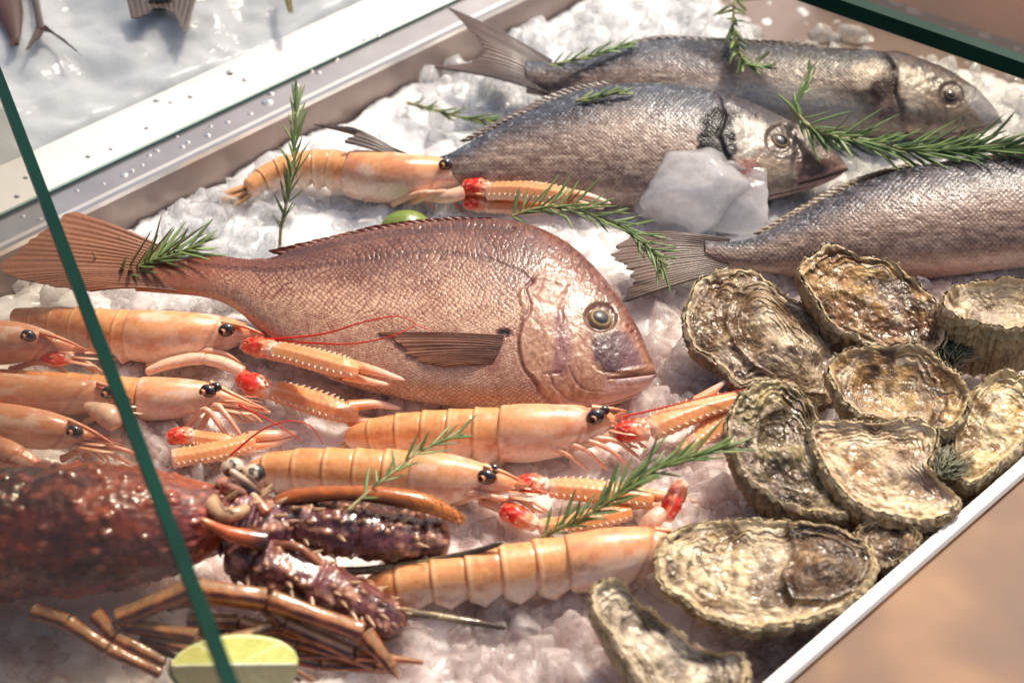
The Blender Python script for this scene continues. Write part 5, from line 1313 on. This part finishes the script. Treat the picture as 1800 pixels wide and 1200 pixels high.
def spiny(name, pts, seed, colA, colB, nsp=26, flat=0.85, spl=0.5, parent=lob, n=140, nv=64, spc=c(214, 160, 110), bumps=1.0):
    rng = np.random.default_rng(seed)
    P, r = pxpath(pts, n); r = capped(r, n, 0.07)
    def dd(U, G):
        d_, v_ = cells(U*11, G*2.2, 0, seed); d2_, _ = cells(U*42, G*6, 0, seed+2)
        return 1+bumps*(0.16*np.clip(1-d_/0.36, 0, 1)*(v_ > 0.3)+0.03*np.clip(1-d2_/0.6, 0, 1))+0.30*(fbm(U*5, G*1.3, 0, 4, seed)-0.5)-0.14*np.exp(-(((U*3) % 1-0.5)/0.035)**2)
    Q, U, G = tube(P, r, r*flat, nv, disp=dd)
    d_, v_ = cells(U*11, G*2.2, 0, seed); d2_, v2_ = cells(U*42, G*6, 0, seed+2); n_ = fbm(U*6, G*2, 0, 4, seed+4)
    C = mix(colA, colB, np.clip(0.5+2.2*(n_-0.5), 0, 1)); C = mix(C, colB*1.7, ss(0.35, 0.1, d2_)*0.45)
    C = mix(C, spc, np.clip(1-d_/0.26, 0, 1)*(v_ > 0.3)*0.9); C = mix(C, c(206, 150, 118), ss(0.58, 0.74, fbm(U*9, G*2.4, 3, 4, seed+7))*0.75); C = mix(C, c(30, 14, 14), ss(0.56, 0.72, fbm(U*7, G*2, 8, 4, seed+9))*0.8)
    mb = MB(); mb.grid(Q, np.concatenate([C, 0.6+0.7*n_[..., None]], -1), wrap=True)
    o = mb.build(name, M['lobster'], parent)
    T, S, Uv = frames(P, (0, 0, 1)); sp = MB()
    for k in range(nsp):
        i = rng.integers(6, n-6); g = rng.uniform(-0.5, 3.5); d = S[i]*math.cos(g)+Uv[i]*flat*math.sin(g)
        spike(sp, P[i]+d*r[i]*0.9, d+T[i]*rng.uniform(0.5, 1.3), r[i]*spl*rng.uniform(0.5, 1.5), r[i]*0.15, c(120, 66, 44), c(232, 196, 150))
    if sp.n: sp.build('spines', M['lobster'], o)
    return o
spiny('head', [(372, 918, .046, 56), (410, 915, .048, 62), (450, 922, .046, 58), (490, 935, .042, 46), (520, 945, .036, 30)], 71, c(70, 30, 30), c(120, 70, 86), 34, bumps=1.3)
spiny('antenna_base', [(470, 905, .044, 30), (520, 912, .044, 42), (560, 925, .042, 47), (620, 934, .040, 48), (690, 942, .036, 47), (750, 946, .032, 45), (792, 948, .030, 40)], 72, c(66, 28, 26), c(118, 66, 66), 24, bumps=0.9)
spiny('antenna_base', [(400, 965, .046, 40), (450, 985, .044, 48), (510, 1010, .040, 48), (570, 1035, .034, 46), (630, 1062, .028, 42), (680, 1088, .022, 36), (712, 1108, .018, 26)], 73, c(84, 40, 34), c(128, 78, 74), 46, bumps=1.3)
def smooth_part(name, pts, colf, n=110, nv=24, flat=0.9, up=(0, 0, 1), mat='lobster', parent=lob, rough=0.8):
    P, r = pxpath(pts, n); r = capped(r, n, 0.08)
    Q, U, G = tube(P, r, r*flat, nv, up=up, disp=lambda U, G: 1+0.06*(fbm(U*8, G*2, 0, 3, int(pts[0][0]))-0.5))
    C = colf(U, G); mb = MB(); mb.grid(Q, np.concatenate([C, np.full(C.shape[:2]+(1,), rough)], -1), wrap=True)
    return mb.build(name, M[mat], parent), P, r
# horns over the eyes, eyes, long palp with bristles, feelers, legs
hornc = lambda U, G: mix(mix(c(60, 30, 24), c(196, 92, 40), ss(0.05, 0.5, U)), c(232, 150, 90), ss(0.75, 1, U))
smooth_part('horn', [(474, 952, .060, 21), (440, 946, .064, 18), (400, 936, .070, 13), (372, 922, .076, 8), (352, 910, .080, 3)], hornc)
smooth_part('horn', [(452, 880, .058, 16), (436, 858, .066, 13), (418, 838, .074, 9), (404, 824, .078, 4)], lambda U, G: mix(c(54, 26, 24), c(226, 190, 160), ss(0.3, 0.9, U+0.2*np.sin(G*2))))
smooth_part('palp', [(470, 905, .06, 12), (460, 890, .062, 10), (446, 872, .064, 7), (436, 862, .066, 4)], lambda U, G: mix(c(170, 80, 40), c(230, 190, 150), U))
def lob_eye(px, py, z, rp, sd):
    ec = at(px, py, z); R_ = rp/float(ppm(ec))
    V_, d, PH, TH = ellipsoid(ec, [A([R_, 0, 0]), A([0, R_*0.85, 0.2*R_]), A([0, -0.2*R_, R_*0.8])], 26, 34)
    m_ = fbm(d[..., 0]*1.3+sd, d[..., 1]*1.3, d[..., 2]*1.3, 3, sd)
    mb = MB(); mb.grid(V_, mix(c(26, 16, 22), c(226, 200, 172), ss(0.46, 0.54, m_)), wrap=True); mb.build('eye', M['eye'], lob)
lob_eye(410, 822, .068, 22, 3); lob_eye(447, 832, .064, 21, 5)
smooth_part('eye_socket', [(372, 872, .066, 12), (376, 890, .070, 15), (392, 904, .070, 15), (416, 902, .070, 13), (436, 890, .068, 10)], lambda U, G: mix(c(196, 156, 116), c(86, 46, 34), ss(0.5, 0.72, fbm(U*5, G*1.5, 0, 3, 81))))
smooth_part('eye_socket', [(384, 846, .066, 12), (404, 856, .068, 16), (424, 862, .066, 14), (438, 866, .062, 10)], lambda U, G: mix(c(190, 130, 104), c(104, 40, 34), ss(0.45, 0.65, fbm(U*5, G*1.5, 0, 3, 83))))
o, P, r = smooth_part('maxilliped', [(478, 888, .050, 14), (520, 873, .056, 16), (590, 867, .060, 14), (660, 869, .060, 16), (730, 880, .056, 18), (770, 893, .052, 15), (800, 908, .046, 11), (817, 920, .042, 6)],
    lambda U, G: mix(mix(c(70, 34, 22), c(172, 92, 36), ss(0.0, 0.8, np.sin(G))), c(206, 120, 44), ss(0.62, 0.8, U)*0.8))
sp = MB(); T, S, Uv = frames(P, (0, 0, 1)); rng = np.random.default_rng(77)
for k in range(260):
    u_ = rng.uniform(0.35, 0.99) if rng.uniform() < 0.35 else rng.uniform(0.68, 0.99)
    i = int(u_*109); g = rng.uniform(-2.2, 3.6) if u_ > 0.68 else rng.uniform(-1.8, -0.6)
    d = S[i]*math.cos(g)*(-1)+Uv[i]*math.sin(g); spike(sp, P[i]+d*r[i]*0.8, d+T[i]*0.9, 0.0034*rng.uniform(0.6, 1.2), 0.0004, c(150, 76, 26), c(220, 150, 70))
sp.build('bristles', M['lobster'], o)
smooth_part('maxilliped', [(470, 960, .050, 10), (520, 960, .056, 8), (556, 985, .05, 6), (566, 1000, .044, 4)], lambda U, G: mix(c(90, 44, 30), c(200, 130, 90), U))
stk = lambda U, G: mix(mix(c(70, 50, 34), c(178, 156, 110), ss(-0.2, 0.7, np.sin(G))*ss(0.9, 0.2, U)), c(44, 34, 28), ss(0.4, 0.6, fbm(U*14, G, 0, 3, 88))*0.7)
smooth_part('antenna_whip', [(540, 1000, .022, 9), (570, 1003, .024, 9), (640, 1002, .026, 8), (700, 994, .028, 8), (760, 985, .032, 7), (830, 970, .038, 6), (886, 953, .044, 5)], stk)
smooth_part('antenna_whip', [(690, 1070, .020, 8), (730, 1077, .020, 8), (790, 1086, .018, 7), (840, 1094, .015, 7), (890, 1104, .010, 5)], stk)
def legc(U, G):
    st_ = np.sin(G*6+0.6)
    C = mix(c(62, 26, 18), c(168, 88, 42), ss(-0.7, 0.7, st_+2.2*(fbm(U*5, G*2, 0, 4, 91)-0.5))); C = mix(C, c(206, 160, 110), ss(0.75, 1, np.sin(G))*0.5)
    return mix(C, c(70, 36, 30), (ss(0.05, 0, U)+ss(0.95, 1, U))*0.6)
def lleg(*pts):                                   # walking leg of straight jointed pieces, one mesh
    mb = MB()
    for a, b in zip(pts[:-1], pts[1:]):
        m_ = [(a[k]+b[k])/2 for k in range(4)]; m_[3] *= 1.06
        m_[3] *= 0.86; m_[2] += 0.0015
        P, r = pxpath([a, tuple(m_), b], 50); r = capped(r, 50, 0.045)*0.86
        Q, U, G = tube(P, r, r*0.85, 28, disp=lambda U, G: 1+0.04*np.sin(G*4)+0.16*(fbm(U*6, G*1.5, 0, 4, int(a[0]) % 90)-0.5)+0.12*ss(0.12, 0.0, U)+0.12*ss(0.88, 1.0, U))
        C = legc(U, G); mb.grid(Q, np.concatenate([C, np.full(C.shape[:2]+(1,), 0.8)], -1), wrap=True)
    return mb.build('walking_leg', M['lobster'], lob)
lleg((205, 1088, .050, 22), (338, 1034, .064, 25), (470, 1052, .058, 24), (640, 1112, .040, 23), (688, 1172, .026, 15), (700, 1192, .018, 4))
lleg((300, 1060, .050, 22), (356, 1046, .060, 22), (462, 1058, .052, 20), (500, 1094, .046, 20), (620, 1148, .030, 18), (745, 1164, .010, 5))
lleg((235, 1100, .046, 17), (350, 1118, .048, 18), (340, 1140, .042, 17), (250, 1098, .040, 14))
lleg((250, 1118, .040, 15), (345, 1144, .044, 16), (480, 1100, .044, 17), (580, 1128, .036, 18), (610, 1140, .030, 14))
lleg((170, 1082, .044, 18), (205, 1120, .044, 18), (292, 1165, .036, 14))
lleg((480, 1150, .028, 16), (560, 1165, .022, 18), (680, 1172, .012, 15), (700, 1184, .008, 5))
lleg((330, 1090, .046, 18), (420, 1092, .046, 18), (520, 1124, .036, 17), (660, 1168, .022, 13), (690, 1180, .014, 5))
lleg((300, 1110, .038, 15), (400, 1140, .036, 16), (520, 1148, .028, 15), (640, 1150, .022, 12))
rng = np.random.default_rng(123)
for k in range(7):                                # thin end joints tangled under the big legs
    x0, y0 = rng.uniform(150, 420), rng.uniform(1095, 1150); L_ = rng.uniform(130, 240); dy = rng.uniform(10, 60)
    lleg((x0, y0, .040, 11), (x0+L_*0.5, y0+dy*0.4-rng.uniform(0, 16), .038, 10), (x0+L_, y0+dy, .024, 4))
lleg((60, 1075, .05, 20), (120, 1094, .05, 18), (190, 1140, .044, 16), (284, 1184, .034, 13))

# ------------------------------------------------------------------ rosemary
def rosemary(label, pts, seed, nl=46, ln=40, fullness=1.0, col=(98, 122, 68), start=0.12, spread=1.0, droop=0.0, stemr=2.6):
    rng = np.random.default_rng(seed)
    p = crom_even(pts, 80); P = at(p[:, 0], p[:, 1], p[:, 2]); u = np.linspace(0, 1, 80)
    k = ppm(P)
    root = thing('rosemary_sprig', label, 'rosemary', P[0], 'rosemary sprigs')
    Q, U, G = tube(P, (stemr*(1-0.6*u)+0.5)/k, nv=10, disp=lambda U, G: 1+0.25*(fbm(U*22, G*2, 0, 3, seed)-0.5))
    C = mix(c(150, 138, 92), c(122, 140, 76), U); mb = MB(); mb.grid(Q, C*(0.75+0.5*fbm(U*30, G, 0, 3, seed+1)[..., None]), wrap=True); mb.build('stem', M['leaf'], root)
    T, S, Uv = frames(P, (0, 0, 1))
    mb = MB(); m = 9; w_ = np.linspace(0, 1, m)
    for i in range(nl):
        f = start+(1-start)*(i+rng.uniform(0, 1))/nl; j = min(79, int(f*79))
        g = i*2.4+rng.uniform(-0.5, 0.5)
        radial = S[j]*math.cos(g)+Uv[j]*(math.sin(g)*0.75+0.25)
        ang = rng.uniform(0.35, 0.95)*spread*(1-0.45*f)
        d = T[j]*math.cos(ang)+radial*math.sin(ang)
        L_ = 1.2*ln*rng.uniform(0.6, 1.15)*(1-0.35*abs(f-0.55))/k[j]
        bend = T[j]*rng.uniform(-0.25, 0.35)+A([0, 0, -droop])+rng.normal(size=3)*0.12
        path = P[j]+d*(w_*L_)[:, None]+bend*(w_**2*L_*0.5)[:, None]
        path[:, 2] = np.maximum(path[:, 2], 0.003)
        wd = rng.uniform(1.9, 3.0)*fullness*np.sin(np.clip(0.12+w_*0.88, 0, 1)*math.pi)**0.55/k[j]; wd[-1] *= 0.1
        Q, U, G = tube(path, wd, wd*0.42, 8)
        cc = c(*col)*rng.uniform(0.65, 1.4)*A([rng.uniform(0.85, 1.2), 1, rng.uniform(0.8, 1.2)])
        C = mix(cc, c(150, 162, 120), ss(0.0, -0.9, np.sin(G))*0.6); C = mix(C, c(168, 178, 110), np.exp(-((G-1.57)/0.35)**2)*0.25); C = mix(C, c(110, 92, 50), (rng.uniform() < 0.12)*ss(0.6, 1, U)*0.8)
        mb.grid(Q, C, wrap=True)
    mb.build('needles', M['leaf'], root); return root
rosemary('upright rosemary sprig standing in front of the steel rim beside the back langoustine', [(492, 442, .004), (494, 400, .022), (508, 340, .05), (516, 280, .066), (520, 230, .076), (521, 172, .086)], 1, 46, 46, 1.1, spread=1.0)
rosemary('bushy rosemary tuft on the tail of the red bream beside the glass edge', [(180, 500, .02), (205, 488, .034), (240, 470, .044), (290, 448, .050), (340, 436, .05)], 2, 52, 78, 1.4, spread=1.35, start=0.0)
rosemary('rosemary sprig over the back of the red bream pointing at a ragged grey tail', [(900, 380, .050), (945, 366, .054), (1000, 366, .056), (1055, 382, .056), (1105, 405, .054), (1150, 445, .05), (1165, 468, .048)], 3, 64, 66, 1.2, spread=1.25, start=0.0)
rosemary('thin pale stemmed rosemary sprig lying across a langoustine and the lobster feeler', [(612, 896, .064), (650, 862, .064), (690, 830, .064), (735, 795, .062), (780, 775, .062), (815, 762, .062)], 4, 24, 46, 1.1, spread=1.25, start=0.10)
rosemary('large rosemary sprig reaching from the claws to the dark wet oyster', [(945, 948, .020), (990, 925, .030), (1050, 895, .040), (1110, 850, .050), (1165, 820, .054), (1230, 798, .056), (1275, 785, .056)], 5, 84, 70, 1.3, spread=1.05, start=0.02, stemr=3.6)
rosemary('long full rosemary branch lying between the two grey breams on the right', [(1392, 190, .060), (1410, 212, .058), (1450, 236, .056), (1530, 252, .056), (1620, 266, .058), (1720, 262, .064), (1840, 262, .066)], 6, 150, 74, 1.4, (96, 124, 72), spread=1.1, start=0.05, stemr=4)
rosemary('short rosemary end curving up over the flank of the farthest bream', [(1420, 222, .060), (1400, 196, .066), (1402, 178, .070), (1418, 152, .072), (1424, 122, .074)], 7, 10, 40, 1.7, spread=0.5)
rosemary('rosemary sprig lying on the ice left of the second row bream', [(718, 182, .014), (760, 192, .02), (810, 206, .022), (860, 212, .026), (905, 210, .03)], 8, 36, 36, 1.2, spread=0.8, start=0.0)
rosemary('small rosemary tip on the back of the second row bream', [(1012, 178, .062), (1040, 172, .064), (1070, 166, .066), (1096, 164, .066)], 9, 16, 34, 1.4, spread=0.6, start=0.0)
rosemary('rosemary sprig drooping over the farthest bream from the top edge', [(1290, -40, .06), (1292, 0, .066), (1288, 40, .07), (1296, 80, .07), (1312, 112, .068), (1332, 116, .066)], 10, 40, 44, 1.6, spread=1.3, start=0.0)
rosemary('pale rosemary sprig tucked along the back of the farthest bream near its tail', [(966, 116, .05), (1000, 108, .054), (1040, 98, .056), (1075, 88, .058), (1110, 80, .058)], 11, 26, 34, 1.2, (120, 146, 84), spread=0.8, start=0.0)
for lb, cx_, cy_, z_, sd in (('grey green seaweed tuft between the pale cup oyster and the hollow oyster', 1672, 625, .040, 31), ('grey green seaweed tuft between the cream oyster and the yellowish one', 1655, 830, .034, 32), ('dark seaweed strands under the glass in front of the lobster', 330, 1190, .03, 33)):
    rng = np.random.default_rng(sd); mb = MB()
    for k in range(150 if sd < 33 else 20):
        a = rng.uniform(-2.6, -0.5); L_ = rng.uniform(30, 62)
        x0, y0 = cx_+rng.uniform(-16, 16), cy_+rng.uniform(-2, 22)
        q = crom_even([(x0, y0, z_-.012), (x0+math.cos(a)*L_*.5, y0+math.sin(a)*L_*.5, z_+rng.uniform(0, .006)), (x0+math.cos(a+.3)*L_, y0+math.sin(a+.3)*L_, z_+rng.uniform(-.004, .006))], 9)
        P = at(q[:, 0], q[:, 1], q[:, 2]); Q, U, G = tube(P, 0.0007*(1-0.7*np.linspace(0, 1, 9)), nv=5)
        mb.grid(Q, mix(c(62, 68, 50), c(150, 150, 120), rng.uniform()), wrap=True)
    tag(mb.build('seaweed', M['leaf']), lb, 'seaweed', 'seaweed tufts')

# ------------------------------------------------------------------ limes
def lime_wedge(label, px, py, z, Rm, yaw, roll, wide=math.pi/2):
    """quarter of a lime: two cut faces meeting along the core, rind behind"""
    ctr = at(px, py, z); root = thing('lime_wedge', label, 'lime', (ctr[0], ctr[1], max(z-Rm, 0)))
    ca, sa = math.cos(yaw), math.sin(yaw); ax = A([ca, sa, 0]); side = A([-sa, ca, 0]); upz = A([0, 0, 1.0])
    cr, sr = math.cos(roll), math.sin(roll); s2 = side*cr+upz*sr; u2 = -side*sr+upz*cr
    def pt(a, phi, q):                      # a along the lime -1..1, phi round the axis, q radius share
        rr = Rm*np.sqrt(np.clip(1-a*a, 0, 1))*q
        nose = Rm*1.22*a
        return ctr+nose[..., None]*ax+(rr*np.cos(phi))[..., None]*s2+(rr*np.sin(phi))[..., None]*u2
    a = np.sin(np.linspace(-math.pi/2, math.pi/2, 60))
    ph_ = np.linspace(-wide, 0, 40); AA, PP = np.meshgrid(a, ph_, indexing='ij')
    n_ = fbm(AA*30, PP*20, 0, 2, 5)
    rind = mix(c(104, 128, 44), c(140, 158, 70), n_)
    mb = MB(); mb.grid(pt(AA, PP, 1+0.012*(n_-0.5)), rind, flip=False); o = mb.build('rind', M['lime'], root)
    qq = np.linspace(0, 1, 40); AA, QQ = np.meshgrid(a, qq, indexing='ij')
    for fi, phi in enumerate((0.0, -wide)):
        P = pt(AA, np.full(AA.shape, phi), QQ)
        rr = QQ; seg = np.abs(np.sin(np.arctan2(QQ*np.sqrt(1-AA**2)+0.001, AA)*4))
        pulp = mix(c(178, 184, 92), c(208, 208, 128), fbm(AA*22, QQ*5, 0, 3, 7+fi)); C = mix(pulp, c(228, 232, 190), ss(0.86, 0.93, rr)); C = mix(C, c(190, 206, 96), ss(0.96, 0.985, rr)); C = mix(C, c(236, 236, 204), ss(0.16, 0.05, seg)*0.75+ss(0.09, 0.03, rr)*0.7)
        C = mix(C, c(232, 222, 176), 0.75 if fi else 0.0); mb = MB(); mb.grid(P+u2*(0.0008*(fbm(AA*20, QQ*8, 0, 3, 9)-0.5))[..., None], C, flip=(fi == 0)); mb.build('cut_face', M['lime'], root)  # second face mixed with cream, brightening painted in against its shade
    return root
lime_wedge('pale green lime wedge at the bottom left below the lobster legs', 412, 1168, 0.058, 0.0275, 0.02, -0.28)
lime_wedge('green lime wedge peeping out behind the back of the red bream', 714, 408, 0.008, 0.0165, 0.1, 2.6, math.pi*0.75)
